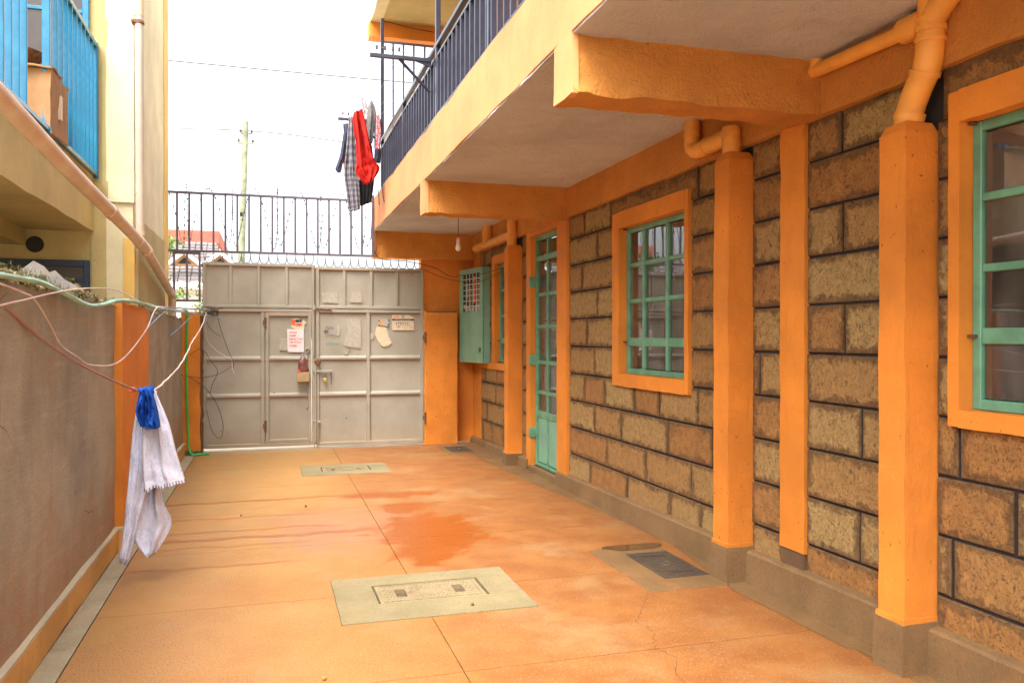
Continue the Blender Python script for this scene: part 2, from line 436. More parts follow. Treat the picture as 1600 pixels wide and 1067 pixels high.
def glass_mat(name, tint, ior=1.7):
    n = N(name)
    t = n.t
    tr = t.nodes.new('ShaderNodeBsdfTransparent')
    tr.inputs[0].default_value = (*tint, 1)
    gl = t.nodes.new('ShaderNodeBsdfGlossy')
    gl.inputs['Roughness'].default_value = 0.015
    gl.inputs['Color'].default_value = (0.95, 0.95, 0.95, 1)
    fr = t.nodes.new('ShaderNodeFresnel')
    fr.inputs['IOR'].default_value = ior
    b = n.bump(n.noise(1.6, 2), 0.04, 0.02)
    n.link(b, gl.inputs['Normal'])
    mx = t.nodes.new('ShaderNodeMixShader')
    n.link(fr.outputs[0], mx.inputs[0])
    n.link(tr.outputs[0], mx.inputs[1])
    n.link(gl.outputs[0], mx.inputs[2])
    df = t.nodes.new('ShaderNodeBsdfDiffuse')
    df.inputs['Color'].default_value = (0.62, 0.58, 0.53, 1)
    veil = t.nodes.new('ShaderNodeMixShader')  # pale veil added over the glass so the panes look lit
    n.link(n.math('ADD', 0.03, n.math('MULTIPLY', n.ss(n.noise(3.0, 5, 0.65, vec=n.mapping((1, 2.5, 0.7))), 0.35, 0.8), 0.10)), veil.inputs[0])
    n.link(mx.outputs[0], veil.inputs[1])
    n.link(df.outputs[0], veil.inputs[2])
    n.link(veil.outputs[0], n.out.inputs['Surface'])
    t.nodes.remove(n.p)
    return n.m


M['glass'] = glass_mat('window_glass', (0.86, 0.85, 0.82), 2.3)


def cloth(name, col, col2=None, weave=260, rough=0.9, spec=0.2):
    n = N(name)
    c = n.mix(n.ss(n.noise(7, 4), 0.35, 0.65), mul(col, 0.88), mul(col, 1.08))
    if col2:
        c = col2(n, c)
    m = n.done(c, rough, n.bump(n.noise(weave, 2), 0.25, 0.002), spec=spec)
    return m


def uvmap(n):
    return n.tc.outputs['UV']


def checks(n, c):
    u = n.xyz(uvmap(n))
    a = n.ss(n.math('SINE', n.math('MULTIPLY', u[0], 58.0)), -0.3, 0.3)
    b = n.ss(n.math('SINE', n.math('MULTIPLY', u[1], 92.0)), -0.3, 0.3)
    k = n.math('MULTIPLY', n.math('ADD', a, b), 0.5)
    return n.mix(k, (0.075, 0.085, 0.125), (0.25, 0.23, 0.225))


def redspots(n, c):
    v = n.voronoi(15, vec=n.mapping((1.4, 3.2, 1), vec=uvmap(n)))
    return n.mix(n.ss(v, 0.42, 0.36), (0.42, 0.02, 0.035), (0.74, 0.66, 0.64))


def lace(n, c):
    uv = uvmap(n)
    v = n.voronoi(7.0, vec=n.mapping((0.9, 1.7, 1), vec=uv))
    ring = n.ss(n.math('SINE', n.math('MULTIPLY', v, 38.0)), 0.0, 0.7)
    d = n.ss(n.noise(14, 3, 0.6, vec=n.mapping((1, 2, 1), vec=uv)), 0.38, 0.62)
    k = n.math('MULTIPLY', n.math('MULTIPLY', ring, d), 0.6)
    c = n.mix(k, c, (0.34, 0.32, 0.38))
    u = n.xyz(uv)
    edge = n.ss(u[1], 0.945, 0.955)
    dots = n.ss(n.math('ADD', n.math('SINE', n.math('MULTIPLY', u[0], 90.0)), n.math('MULTIPLY', n.noise(42, 4, vec=uv), 4.0)), 1.9, 2.4)
    hem = n.math('MULTIPLY', edge, dots)
    return n.mix(n.math('MULTIPLY', hem, 0.85), c, (0.12, 0.06, 0.06))


M['lace'] = cloth('white_printed_tablecloth', (0.62, 0.63, 0.74), lace)
M['bluecloth'] = cloth('royal_blue_cloth', (0.012, 0.085, 0.42))
M['redcloth'] = cloth('red_cloth', (0.47, 0.018, 0.012))
M['plaid'] = cloth('grey_navy_check_cloth', (0.2, 0.2, 0.2), checks)
M['navycloth'] = cloth('navy_cloth', (0.055, 0.055, 0.09))
M['greycloth'] = cloth('mid_grey_cloth', (0.15, 0.145, 0.145))
M['palegrey'] = cloth('pale_grey_cloth', (0.45, 0.44, 0.45))
M['blackcloth'] = cloth('black_cloth', (0.022, 0.022, 0.028))
M['spotcloth'] = cloth('red_white_spotted_cloth', (0.6, 0.5, 0.5), redspots)
M['yellowcloth'] = cloth('yellow_cloth', (0.60, 0.40, 0.06))
M['curtain'] = cloth('sheer_grey_curtain', (0.62, 0.56, 0.50))
M['curtain2'] = cloth('beige_curtain', (0.55, 0.44, 0.24))
M['moss'] = plain('dry_moss', (0.14, 0.13, 0.045), 0.95, var=0.5, vs=25)
M['rubble'] = plain('crumbling_mortar', (0.34, 0.25, 0.15), 0.95, var=0.45, vs=30)
M['darkpane'] = plain('dark_room_pane', (0.055, 0.042, 0.036), 0.3)  # opaque pane painted as the unlit room, with sky reflection toned down
M['drape'] = cloth('beige_drape', (0.24, 0.165, 0.09))
M['shard'] = plain('dusty_glass_shard', (0.40, 0.41, 0.39), 0.3)
M['rooftile'] = plain('grey_roof_tile', (0.15, 0.13, 0.125), 0.85, var=0.25, vs=5)
M['redroof'] = plain('red_fascia_paint', (0.36, 0.085, 0.05), 0.7)
M['peachwall'] = plain('peach_house_wall', (0.36, 0.21, 0.12), 0.85)
M['whitetrim'] = plain('white_trim', (0.62, 0.61, 0.60), 0.7)
M['leaf'] = plain('young_leaf', (0.10, 0.19, 0.035), 0.6, var=0.35, vs=3)
M['bark'] = plain('grey_bark', (0.20, 0.15, 0.10), 0.9)


# ------------------------------------------------------------------ helpers: geometry
class MB:
    def __init__(self):
        self.v, self.f, self.uv = [], [], {}

    def quad(self, a, b, c, d):
        i = len(self.v)
        self.v += [a, b, c, d]
        self.f.append((i, i + 1, i + 2, i + 3))

    def poly(self, pts):
        i = len(self.v)
        self.v += list(pts)
        self.f.append(tuple(range(i, i + len(pts))))

    def box(self, x0, x1, y0, y1, z0, z1, bev=0.0):
        x0, x1 = min(x0, x1), max(x0, x1)
        y0, y1 = min(y0, y1), max(y0, y1)
        z0, z1 = min(z0, z1), max(z0, z1)
        bev = min(bev, (x1 - x0) * .45, (y1 - y0) * .45, (z1 - z0) * .45)
        if bev <= 0:
            i = len(self.v)
            self.v += [(x0, y0, z0), (x1, y0, z0), (x1, y1, z0), (x0, y1, z0), (x0, y0, z1), (x1, y0, z1), (x1, y1, z1), (x0, y1, z1)]
            self.f += [tuple(i + k for k in q) for q in ((0, 3, 2, 1), (4, 5, 6, 7), (0, 1, 5, 4), (1, 2, 6, 5), (2, 3, 7, 6), (3, 0, 4, 7))]
            return
        bm = bmesh.new()
        vs = [bm.verts.new(p) for p in ((x0, y0, z0), (x1, y0, z0), (x1, y1, z0), (x0, y1, z0), (x0, y0, z1), (x1, y0, z1), (x1, y1, z1), (x0, y1, z1))]
        for q in ((0, 3, 2, 1), (4, 5, 6, 7), (0, 1, 5, 4), (1, 2, 6, 5), (2, 3, 7, 6), (3, 0, 4, 7)):
            bm.faces.new([vs[k] for k in q])
        bmesh.ops.bevel(bm, geom=bm.edges[:], offset=bev, segments=1, affect='EDGES', profile=0.5)
        self.add_bm(bm)

    def add_bm(self, bm):
        i = len(self.v)
        bm.verts.index_update()
        self.v += [tuple(v.co) for v in bm.verts]
        self.f += [tuple(i + v.index for v in f.verts) for f in bm.faces]
        bm.free()

    def rough_box(self, x0, x1, y0, y1, z0, z1, res=0.06, amp=0.006, fs=6.0, skip=''):
        """box whose faces are gridded and pushed about by noise: hand-plastered edges"""
        bm = bmesh.new()

        def grid(o, a, b):
            la, lb = a.length, b.length
            na, nb = max(1, min(160, round(la / res))), max(1, min(160, round(lb / res)))
            rows = [[bm.verts.new(o + a * (i / na) + b * (j / nb)) for j in range(nb + 1)] for i in range(na + 1)]
            for i in range(na):
                for j in range(nb):
                    bm.faces.new((rows[i][j], rows[i + 1][j], rows[i + 1][j + 1], rows[i][j + 1]))
        X, Y, Z = Vector((x1 - x0, 0, 0)), Vector((0, y1 - y0, 0)), Vector((0, 0, z1 - z0))
        o, p = Vector((x0, y0, z0)), Vector((x1, y1, z1))
        if 'b' not in skip: grid(o, Y, X)
        if 't' not in skip: grid(p, -X, -Y)
        if 'n' not in skip: grid(o, X, Z)
        if 'f' not in skip: grid(p, -X, -Z) if False else grid(Vector((x0, y1, z0)), Z, X)
        if 'l' not in skip: grid(o, Z, Y)
        if 'r' not in skip: grid(Vector((x1, y0, z0)), Y, Z)
        bmesh.ops.remove_doubles(bm, verts=bm.verts[:], dist=1e-5)
        for v in bm.verts:
            q = v.co * fs
            v.co += Vector((noise.noise(q), noise.noise(q + Vector((31, 7, 3))), noise.noise(q + Vector((5, 17, 41))))) * amp
        self.add_bm(bm)

    def tube(self, pts, r, n=8, closed=False, caps=True):
        P = [Vector(p) for p in pts]
        rs = r if isinstance(r, (list, tuple)) else [r] * len(P)
        up = Vector((0, 0, 1))
        rings = []
        prev = None
        for i, p in enumerate(P):
            if closed:
                t = P[(i + 1) % len(P)] - P[i - 1]
            else:
                t = P[min(i + 1, len(P) - 1)] - P[max(i - 1, 0)]
            if t.length < 1e-9: t = Vector((0, 0, 1))
            t.normalize()
            if prev is None:
                a = t.cross(up)
                if a.length < 0.05: a = t.cross(Vector((1, 0, 0)))
            else:
                a = prev - t * prev.dot(t)
                if a.length < 1e-4: a = t.cross(up)
            a.normalize()
            prev = a
            b = t.cross(a)
            base = len(self.v)
            for k in range(n):
                an = 2 * math.pi * k / n
                self.v.append(tuple(p + (a * math.cos(an) + b * math.sin(an)) * rs[i]))
            rings.append(base)
        m = len(rings)
        for i in range(m if closed else m - 1):
            A, B = rings[i], rings[(i + 1) % m]
            for k in range(n):
                self.f.append((A + k, A + (k + 1) % n, B + (k + 1) % n, B + k))
        if caps and not closed:
            self.f.append(tuple(rings[0] + k for k in reversed(range(n))))
            self.f.append(tuple(rings[-1] + k for k in range(n)))

    def lathe(self, prof, c, n=20, axis='z'):
        """prof: (radius, height) list, closed at both ends"""
        rings = []
        for r, h in prof:
            b = len(self.v)
            for k in range(n):
                a = 2 * math.pi * k / n
                p = (r * math.cos(a), r * math.sin(a), h)
                if axis == 'y': p = (p[0], p[2], p[1])
                if axis == 'x': p = (p[2], p[0], p[1])
                self.v.append((c[0] + p[0], c[1] + p[1], c[2] + p[2]))
            rings.append(b)
        for A, B in zip(rings, rings[1:]):
            for k in range(n):
                self.f.append((A + k, A + (k + 1) % n, B + (k + 1) % n, B + k))
        self.f.append(tuple(rings[0] + k for k in reversed(range(n))))
        self.f.append(tuple(rings[-1] + k for k in range(n)))

    def build(self, name, mat, parent=None, smooth=None, color=None, kind=None, label=None):
        me = bpy.data.meshes.new(name)
        me.from_pydata(self.v, [], self.f)
        me.update()
        bm = bmesh.new()
        bm.from_mesh(me)
        bmesh.ops.recalc_face_normals(bm, faces=bm.faces[:])
        bm.to_mesh(me)
        bm.free()
        if self.uv:
            l = me.uv_layers.new(name='UVMap')
            for p in me.polygons:
                for li in p.loop_indices:
                    l.data[li].uv = self.uv.get(me.loops[li].vertex_index, (0, 0))
        me.materials.append(mat)
        if smooth is not None:
            me.shade_smooth()
            me.set_sharp_from_angle(angle=R(smooth))
        o = bpy.data.objects.new(name, me)
        COL.objects.link(o)
        if parent is not None:
            attach(o, parent)
        if color is not None: o.color = color
        if kind: o['kind'] = kind
        if label: o['label'] = label
        return o


def world_loc(o):
    p = Vector((0, 0, 0))
    while o is not None:
        p += o.location
        o = o.parent
    return p


def attach(o, parent):
    """parent o (built in world coordinates) without moving it"""
    o.parent = parent
    o.location = o.location - world_loc(parent)


def tag(o, label, cat, group=None, kind=None):
    o['label'] = label
    o['category'] = cat
    if group: o['group'] = group
    if kind: o['kind'] = kind
    return o


def thing(name, loc, label, cat, group=None):
    o = bpy.data.objects.new(name, None)
    o.empty_display_size = 0.2
    COL.objects.link(o)
    o.location = loc
    return tag(o, label, cat, group)


def structure(o, label=None):
    o['kind'] = 'structure'
    if label: o['label'] = label
    return o


def B(name, mat, parent, x0, x1, y0, y1, z0, z1, bev=0.004, **k):
    m = MB()
    m.box(x0, x1, y0, y1, z0, z1, bev)
    return m.build(name, mat, parent, **k)


def RB(name, mat, parent, x0, x1, y0, y1, z0, z1, res=0.06, amp=0.006, fs=6.0, skip='', **k):
    m = MB()
    m.rough_box(x0, x1, y0, y1, z0, z1, res, amp, fs, skip)
    return m.build(name, mat, parent, smooth=40, **k)


def smooth_path(pts, sub=8):
    P = [Vector(p) for p in pts]
    out = []
    for i in range(len(P) - 1):
        p0, p1, p2, p3 = P[max(i - 1, 0)], P[i], P[i + 1], P[min(i + 2, len(P) - 1)]
        for k in range(sub):
            t = k / sub
            out.append(0.5 * ((2 * p1) + (p2 - p0) * t + (2 * p0 - 5 * p1 + 4 * p2 - p3) * t * t + (3 * p1 - p0 - 3 * p2 + p3) * t ** 3))
    out.append(P[-1])
    return out


def cable(name, mat, pts, r, label, cat='cable', group=None, sub=8, n=6, parent=None, jit=0.0):
    P = smooth_path(pts, sub)
    if jit:
        P = [p + Vector((noise.noise(p * 9), noise.noise(p * 9 + Vector((9, 0, 0))), noise.noise(p * 9 + Vector((0, 9, 0))))) * jit for p in P]
    m = MB()
    m.tube(P, r, n)
    o = m.build(name, mat, parent, smooth=60)
    if parent is None:
        tag(o, label, cat, group)
    return o


def share(src, name, parent, off, color=None):
    """another object on src's mesh, shifted by off from it"""
    o = bpy.data.objects.new(name, src.data)
    COL.objects.link(o)
    o.parent = parent
    o.location = src.location + Vector(off)
    o.color = color if color is not None else src.color
    return o


# ------------------------------------------------------------------ ground, courtyard floor
g = MB()
g.quad((-400, 10.62, -0.03), (400, 10.62, -0.03), (400, 900, -0.03), (-400, 900, -0.03))
g.quad((-400, -400, -0.03), (400, -400, -0.03), (400, 10.62, -0.03), (-400, 10.62, -0.03))
structure(g.build('ground', M['earth']), 'bare pale earth outside the courtyard')

base = MB()
base.box(-1.06, 2.9, -6.0, 10.72, -0.10, -0.034)
sub = structure(base.build('courtyard_floor', M['mortar']), 'orange terrazzo floor of the courtyard')

XE = [-0.825, 0.788, 2.47]
YE = [-6.0, -2.5, -0.15, 1.02, 2.18, 3.34, 4.50, 5.68, 6.84, 8.00, 9.16, 10.60]


def edge_x(y):
    """right-hand edge of the orange floor"""
    pts = [(-6, 2.53), (3.08, 2.53), (3.10, 2.50), (4.0, 2.475), (5.0, 2.62), (5.6, 2.60), (7.85, 2.41), (10.6, 2.30)]
    for (a, xa), (b, xb) in zip(pts, pts[1:]):
        if a <= y <= b:
            return xa + (xb - xa) * (y - a) / (b - a)
    return 2.4


HOLES = [(0.345, 1.350, 4.045, 4.800), (0.335, 1.238, 8.500, 9.170)]
for j in range(len(YE) - 1):
    for i in range(2):
        m = MB()
        ya, yb = YE[j] + 0.0022, YE[j + 1] - 0.0022
        xa = XE[i] + 0.0025
        cuts = {ya, yb}
        for h in HOLES:
            cuts |= {q for q in (h[2] - .002, h[3] + .002) if ya < q < yb}
        if i == 1:
            cuts |= {q for q in (3.08, 3.10, 4.0, 5.0, 5.6, 7.85) if ya < q < yb}
        cuts = sorted(cuts)
        for a, b in zip(cuts, cuts[1:]):
            xr = (XE[1] - .0025,) * 2 if i == 0 else (edge_x(a), edge_x(b))
            spans = [(xa, xa) + xr]
            for h in HOLES:
                if h[2] - .003 < (a + b) / 2 < h[3] + .003:
                    new = []
                    for (l0, l1, r0, r1) in spans:
                        if h[0] > l0: new.append((l0, l1, min(h[0] - .002, r0), min(h[0] - .002, r1)))
                        if h[1] < r0: new.append((max(l0, h[1] + .002), max(l1, h[1] + .002), r0, r1))
                    spans = new
            for (l0, l1, r0, r1) in spans:
                T = [(l0, a), (r0, a), (r1, b), (l1, b)]
                k = len(m.v)
                m.v += [(x, y, 0) for x, y in T] + [(x, y, -.033) for x, y in T]
                m.f.append((k, k + 1, k + 2, k + 3))
                for q in range(4):
                    if (q == 0 and a != ya and a not in [h[3] + .002 for h in HOLES]) or (q == 2 and b != yb and b not in [h[2] - .002 for h in HOLES]): continue
                    m.f.append((k + q, k + (q + 1) % 4, k + 4 + (q + 1) % 4, k + 4 + q))
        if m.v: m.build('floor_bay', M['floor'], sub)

gs = MB()
gs.box(-0.935, -0.829, -6.0, 10.60, -0.011, 0.001)
gs.build('gutter_strip', M['gutter'], sub)
st = MB()
ys = [-6.0, 3.08, 3.10, 4.0, 5.0, 5.6, 7.85, 10.6]
for a, b in zip(ys, ys[1:]):
    st.quad((edge_x(a) + 0.004, a, -0.0005), (2.70, a, -0.0005), (2.70, b, -0.0005), (edge_x(b) + 0.004, b, -0.0005))
st.build('floor_strip', M['strip'], sub)

# hairline cracks cut as thin dark slivers 1 mm above the screed
for pts in ([(2.00, 4.08), (1.86, 3.86), (1.75, 3.69), (1.76, 3.55), (1.70, 3.42), (1.68, 3.34), (1.71, 3.22), (1.63, 3.05), (1.61, 2.9)],
            [(1.77, 6.6), (1.85, 6.28), (1.84, 6.0), (1.93, 5.75), (1.98, 5.55)]):
    m = MB()
    P = []
    for (a, b), (c, d) in zip(pts, pts[1:]):
        for k in range(5):
            t = k / 5
            P.append((a + (c - a) * t + random.uniform(-.012, .012), b + (d - b) * t))
    for (a, b), (c, d) in zip(P, P[1:]):
        w = random.uniform(0.0004, 0.0011)
        m.quad((a - w, b, 0.001), (a + w, b, 0.001), (c + w, d, 0.001), (c - w, d, 0.001))
    m.build('hairline_crack', M['mortar'], sub)


# ------------------------------------------------------------------ manhole slabs in the floor
def manhole(cx0, cx1, cy0, cy1, ix0, ix1, iy0, iy1, label):
    t = thing('manhole_cover', ((cx0 + cx1) / 2, (cy0 + cy1) / 2, 0), label, 'manhole cover', 'rectangular manhole covers in the floor')
    zt = 0.006
    fr = MB()
    fr.box(cx0, cx1, cy0, iy0, -0.032, zt, 0.002)
    fr.box(cx0, cx1, iy1, cy1, -0.032, zt, 0.002)
    fr.box(cx0, ix0, iy0, iy1, -0.032, zt, 0.002)
    fr.box(ix1, cx1, iy0, iy1, -0.032, zt, 0.002)
    fr.build('concrete_surround', M['slab'], t)
    gap = MB()
    gap.box(ix0, ix1, iy0, iy1, -0.0330, -0.0310)
    gap.build('frame_recess', M['recess_dark'], t)
    ex = 0.015
    a0, a1, b0, b1 = ix0 + ex, ix1 - ex, iy0 + ex * .7, iy1 - ex * .7
    lid = MB()
    # lid plate as a ring of strips round three sunken pockets
    W_, H_ = a1 - a0, b1 - b0
    mx = lambda f: a0 + W_ * f
    my = lambda f: b0 + H_ * f
    pk = [(0.17, 0.27, 0.28, 0.72), (0.73, 0.83, 0.28, 0.72)]
    xs = [0, 0.17, 0.27, 0.73, 0.83, 1]
    for p, q in zip(xs, xs[1:]):
        if (p, q) in ((0.17, 0.27), (0.73, 0.83)):
            lid.box(mx(p), mx(q), my(0), my(0.28), -0.030, 0.002, 0)
            lid.box(mx(p), mx(q), my(0.72), my(1), -0.030, 0.002, 0)
        else:
            lid.box(mx(p), mx(q), my(0), my(1), -0.030, 0.002, 0)
    lid.build('lid', M['cover'], t)
    for p, q, r_, s_ in pk:
        pocket = MB()
        pocket.box(mx(p) + .001, mx(q) - .001, my(r_) + .001, my(s_) - .001, -0.029, -0.022)
        for z in (0.1, 0.35, 0.6, 0.85):
            pocket.box(mx(p) + .001, mx(p) + .004, my(r_ + (s_ - r_) * z), my(r_ + (s_ - r_) * z) + .01, -0.022, 0.001)
        pocket.build('lifting_pocket', M['recess_dark'], t)
    ring = MB()
    c = ((a0 + a1) / 2, (b0 + b1) / 2)
    rr = H_ * 0.23
    ring.tube([(c[0] + rr * math.cos(q), c[1] + rr * math.sin(q), 0.002) for q in [2 * math.pi * k / 28 for k in range(28)]], 0.0035, 6, closed=True)
    ring.tube([(c[0] + rr * .55 * math.cos(q), c[1] + rr * .55 * math.sin(q), 0.002) for q in [math.pi * k / 14 for k in range(15)]], 0.003, 6)
    ring.build('badge_ring', M['cover'], t, smooth=50)
    rim = MB()
    rim.box(a0 + .018, a1 - .018, b0 + .014, b0 + .019, 0.0015, 0.0055)
    rim.box(a0 + .018, a1 - .018, b1 - .019, b1 - .014, 0.0015, 0.0055)
    rim.box(a0 + .018, a0 + .024, b0 + .0195, b1 - .0195, 0.0015, 0.0055)
    rim.box(a1 - .024, a1 - .018, b0 + .0195, b1 - .0195, 0.0015, 0.0055)
    rim.build('lid_rim', M['cover'], t)
    stud = MB()
    nx, ny = 22, 9
    for i in range(nx):
        for j in range(ny):
            x, y = a0 + .04 + (W_ - .08) * (i + .5 * (j % 2)) / nx, b0 + .032 + (H_ - .064) * j / (ny - 1)
            f, g_ = (x - a0) / W_, (y - b0) / H_
            if any(p - .02 < f < q + .02 and r_ - .07 < g_ < s_ + .07 for p, q, r_, s_ in pk): continue
            if math.hypot(x - c[0], y - c[1]) < rr * 1.2: continue
            stud.box(x - .0065, x + .0065, y - .0045, y + .0045, 0.0015, 0.005, 0.001)
    o = stud.build('grip_stud', M['cover'], t)
    o['kind'] = 'stuff'
    return t


manhole(0.345, 1.350, 4.045, 4.800, 0.555, 1.160, 4.300, 4.630, 'sandy concrete manhole cover set in the floor nearest the camera')
manhole(0.335, 1.238, 8.500, 9.170, 0.540, 1.050, 8.700, 8.985, 'worn sandy manhole cover set in the floor close to the gate')


def iron_cover(x0, x1, y0, y1, sx0, sx1, sy0, sy1, label, studs=True):
    t = thing('drain_cover', ((x0 + x1) / 2, (y0 + y1) / 2, 0), label, 'drain cover', 'iron drain covers along the right wall')
    fr = MB()
    fr.box(sx0, sx1, sy0, y0, -0.008, 0.004, 0.0015)
    fr.box(sx0, sx1, y1, sy1, -0.008, 0.004, 0.0015)
    fr.box(sx0, x0, y0, y1, -0.008, 0.004, 0.0015)
    if sx1 > x1 + .005: fr.box(x1, sx1, y0, y1, -0.008, 0.004, 0.0015)
    fr.build('cement_surround', M['strip'], t)
    pl = MB()
    pl.box(x0 + .004, x1 - .002, y0 + .004, y1 - .004, -0.006, 0.007, 0.002)
    pl.build('plate', M['iron'], t)
    bars = MB()
    dy, dx = y1 - y0, x1 - x0
    for f in (0.14, 0.19, 0.78, 0.83):
        bars.box(x0 + dx * .25, x0 + dx * .8, y0 + dy * f, y0 + dy * f + .008, 0.0065, 0.013, 0.002)
    bars.build('raised_bar', M['iron'], t)
    c = ((x0 + x1) / 2, (y0 + y1) / 2)
    ring = MB()
    ring.tube([(c[0] + .034 * math.cos(q), c[1] + .045 * math.sin(q), 0.008) for q in [2 * math.pi * k / 24 for k in range(24)]], 0.005, 6, closed=True)
    ring.build('badge_ring', M['iron'], t, smooth=50)
    if studs:
        sdm = MB()
        for j in range(17):
            for i in range(10):
                x, y = x0 + .03 + (dx - .06) * i / 9, y0 + .04 + (dy - .08) * j / 16
                if math.hypot((x - c[0]) / .05, (y - c[1]) / .06) < 1: continue
                f = (y - y0) / dy
                if .22 < (x - x0) / dx < .83 and (.11 < f < .225 or .75 < f < .87): continue
                sdm.box(x - .008, x + .008, y - .0055, y + .0055, 0.0065, 0.0105, 0.0015)
        o = sdm.build('grip_stud', M['iron'], t)
        o['kind'] = 'stuff'
    return t


iron_cover(2.205, 2.498, 4.288, 4.845, 2.015, 2.505, 4.085, 5.000, 'studded iron drain cover beside the plinth of the middle orange column')
iron_cover(2.15, 2.43, 9.75, 10.25, 2.08, 2.47, 9.62, 10.36, 'dark iron drain cover in the far corner beside the gate pillar', False)

pud = MB()
pts = [(2.335 + .20 * math.cos(a) * (1 + .18 * math.sin(3 * a)), 4.99 + .095 * math.sin(a) * (1 + .25 * math.cos(2 * a)), 0.006) for a in [2 * math.pi * k / 26 for k in range(26)]]
pud.poly(pts)
n_ = N('wet_brown_film')
n_.done((0.09, 0.045, 0.018), 0.12)
tag(pud.build('puddle', n_.m), 'dark brown puddle beside the studded iron drain cover', 'puddle', kind='stuff')

# ------------------------------------------------------------------ right-hand apartment building
Y0 = -0.3                         # building cut off behind the camera so sky light fills under the balcony
BX, BXB = 2.680, 2.692          # block faces; mortar bed behind them
FX = 1.32                        # front of the balcony above
ZB, ZS, ZF = 2.505, 2.770, 3.195  # beam soffit, slab soffit, balcony edge top
apt = thing('apartment_building', (2.68, 4.0, 0), 'orange apartment building with brown stone block wall and overhanging balcony on the right', 'building')

# core wall with openings: (y0, y1, z0, z1)
OPEN = [(1.52, 2.64, 1.10, 2.27), (4.90, 5.96, 1.11, 2.26), (7.36, 8.22, 0.06, 2.46), (8.86, 9.66, 1.10, 2.30)]
core = MB()
yy = Y0
for (a, b, z0, z1) in OPEN:
    core.box(BXB, 2.86, yy, a, 0, ZS)
    core.box(BXB, 2.86, a, b, 0 if z0 > .1 else -.05, z0)
    core.box(BXB, 2.86, a, b, z1, ZS)
    yy = b
core.box(BXB, 2.86, yy, 10.76, 0, ZS)
core.build('wall_core', M['mortar'], apt)

# courses of dressed blocks, each block its own object
ZC = [0.06, 0.330, 0.578, 0.825, 1.070, 1.318, 1.567, 1.812, 2.057, 2.300, 2.512]
rng = random.Random(11)
_tone = [0]


def block(y0, y1, z0, z1, tone=None):
    gp = 0.0066
    gv = 0.0095
    y0, y1, z0, z1 = y0 + gv, y1 - gv, z0 + gp, z1 - gp
    if y1 - y0 < 0.02: return
    m = MB()
    j = lambda s: rng.uniform(-s, s)
    ch = 0.005
    px = BX + j(0.0025)
    ring0 = [(BXB + .02, y, z) for y, z in ((y0, z0), (y1, z0), (y1, z1), (y0, z1))]
    cor = [(y0 + j(.002), z0 + j(.002)), (y1 + j(.002), z0 + j(.002)), (y1 + j(.002), z1 + j(.002)), (y0 + j(.002), z1 + j(.002))]
    mid = []
    # eight-point outline so edges wander a little
    for k in range(4):
        a, b = cor[k], cor[(k + 1) % 4]
        mid.append(a)
        mid.append(((a[0] + b[0]) / 2 + j(.0025), (a[1] + b[1]) / 2 + j(.0025)))
    cy, cz = (y0 + y1) / 2, (z0 + z1) / 2
    sh = lambda p, d: (p[0] + (d if p[0] < cy else -d) * (abs(p[0] - cy) > .01), p[1] + (d if p[1] < cz else -d) * (abs(p[1] - cz) > .01))
    back = [(BXB + .015, p[0], p[1]) for p in mid]
    rim = [(px + .0045, p[0], p[1]) for p in mid]
    face = [(px + j(.001),) + sh(p, ch) for p in mid]
    m.v = back + rim + face
    for k in range(8):
        k2 = (k + 1) % 8
        m.f.append((k, k2, 8 + k2, 8 + k))
        m.f.append((8 + k, 8 + k2, 16 + k2, 16 + k))
    m.f.append(tuple(16 + k for k in range(8)))
    if tone is None:
        _tone[0] = 1 - _tone[0] if rng.random() < .78 else _tone[0]
        tone = min(1, max(0, .5 + .30 * (_tone[0] * 2 - 1) + .10 * (z0 - 1.2) + rng.gauss(0, .2) - .03 * (y0 - 4)))
    m.build('stone_block', M['block'], apt, smooth=30, color=(tone, y1 - y0, z1 - z0, 1))


def course(k, ys):
    for a, b in zip(ys, ys[1:]):
        block(a, b, ZC[k], ZC[k + 1])


# panel beside the near window
NEAR = [-0.6, -0.1, 0.25, 0.75, 1.15]
for k, ys in {0: [1.2, 1.75, 2.2, 2.78], 1: [1.3, 1.72, 2.05, 2.692, 2.78], 2: [1.2, 1.85, 2.398, 2.78], 3: [1.2, 1.6, 2.1, 2.659, 2.78]}.items():
    course(k, [Y0, .5] + ys)
for k in (4, 5, 6, 7, 8):
    course(k, [2.66, 2.78])
    course(k, [Y0, 1.1, 1.5] if k % 2 else [Y0, .9, 1.5])
course(9, [2.742, 2.78])
# between near column and flat pilaster
for k, j_ in enumerate((None, 3.239, None, 3.226, None, 3.349, None, 3.363, None, 3.371)):
    course(k, [2.93, 3.64] if j_ is None else [2.93, j_, 3.64])
# between flat pilaster and middle column
for k in range(10):
    course(k, [3.83, 4.14] if k != 4 else [3.83, 4.064, 4.14])
# panel with the middle window
course(0, [4.28, 4.72, 5.145, 5.848, 6.598, 7.14])
course(1, [4.28, 4.843, 5.521, 6.249, 7.14])
course(2, [4.28, 4.575, 5.180, 5.963, 6.511, 7.14])
course(3, [4.28, 4.759, 5.309, 5.723, 6.289, 6.737, 7.14])
for k, j_ in zip((4, 5, 6, 7, 8), (6.511, 6.687, 6.447, 6.798, 6.450)):
    course(k, [4.28, 4.89])
    course(k, [6.0, j_, 7.14])
course(9, [4.28, 4.748])
course(9, [6.16, 6.743, 7.14])
# between the door surround and the far column
for k in range(10):
    course(k, [8.34, 8.60])
# under the far window
course(0, [8.74, 9.35, 9.844, 10.30, 10.62])
course(1, [8.74, 9.30, 10.08, 10.62])
course(2, [8.74, 9.20, 9.665, 10.389, 10.62])
course(3, [8.74, 9.10, 9.62, 10.172, 10.62])
for k in (4, 5, 6, 7, 8, 9):
    course(k, [9.86, 10.2, 10.62])
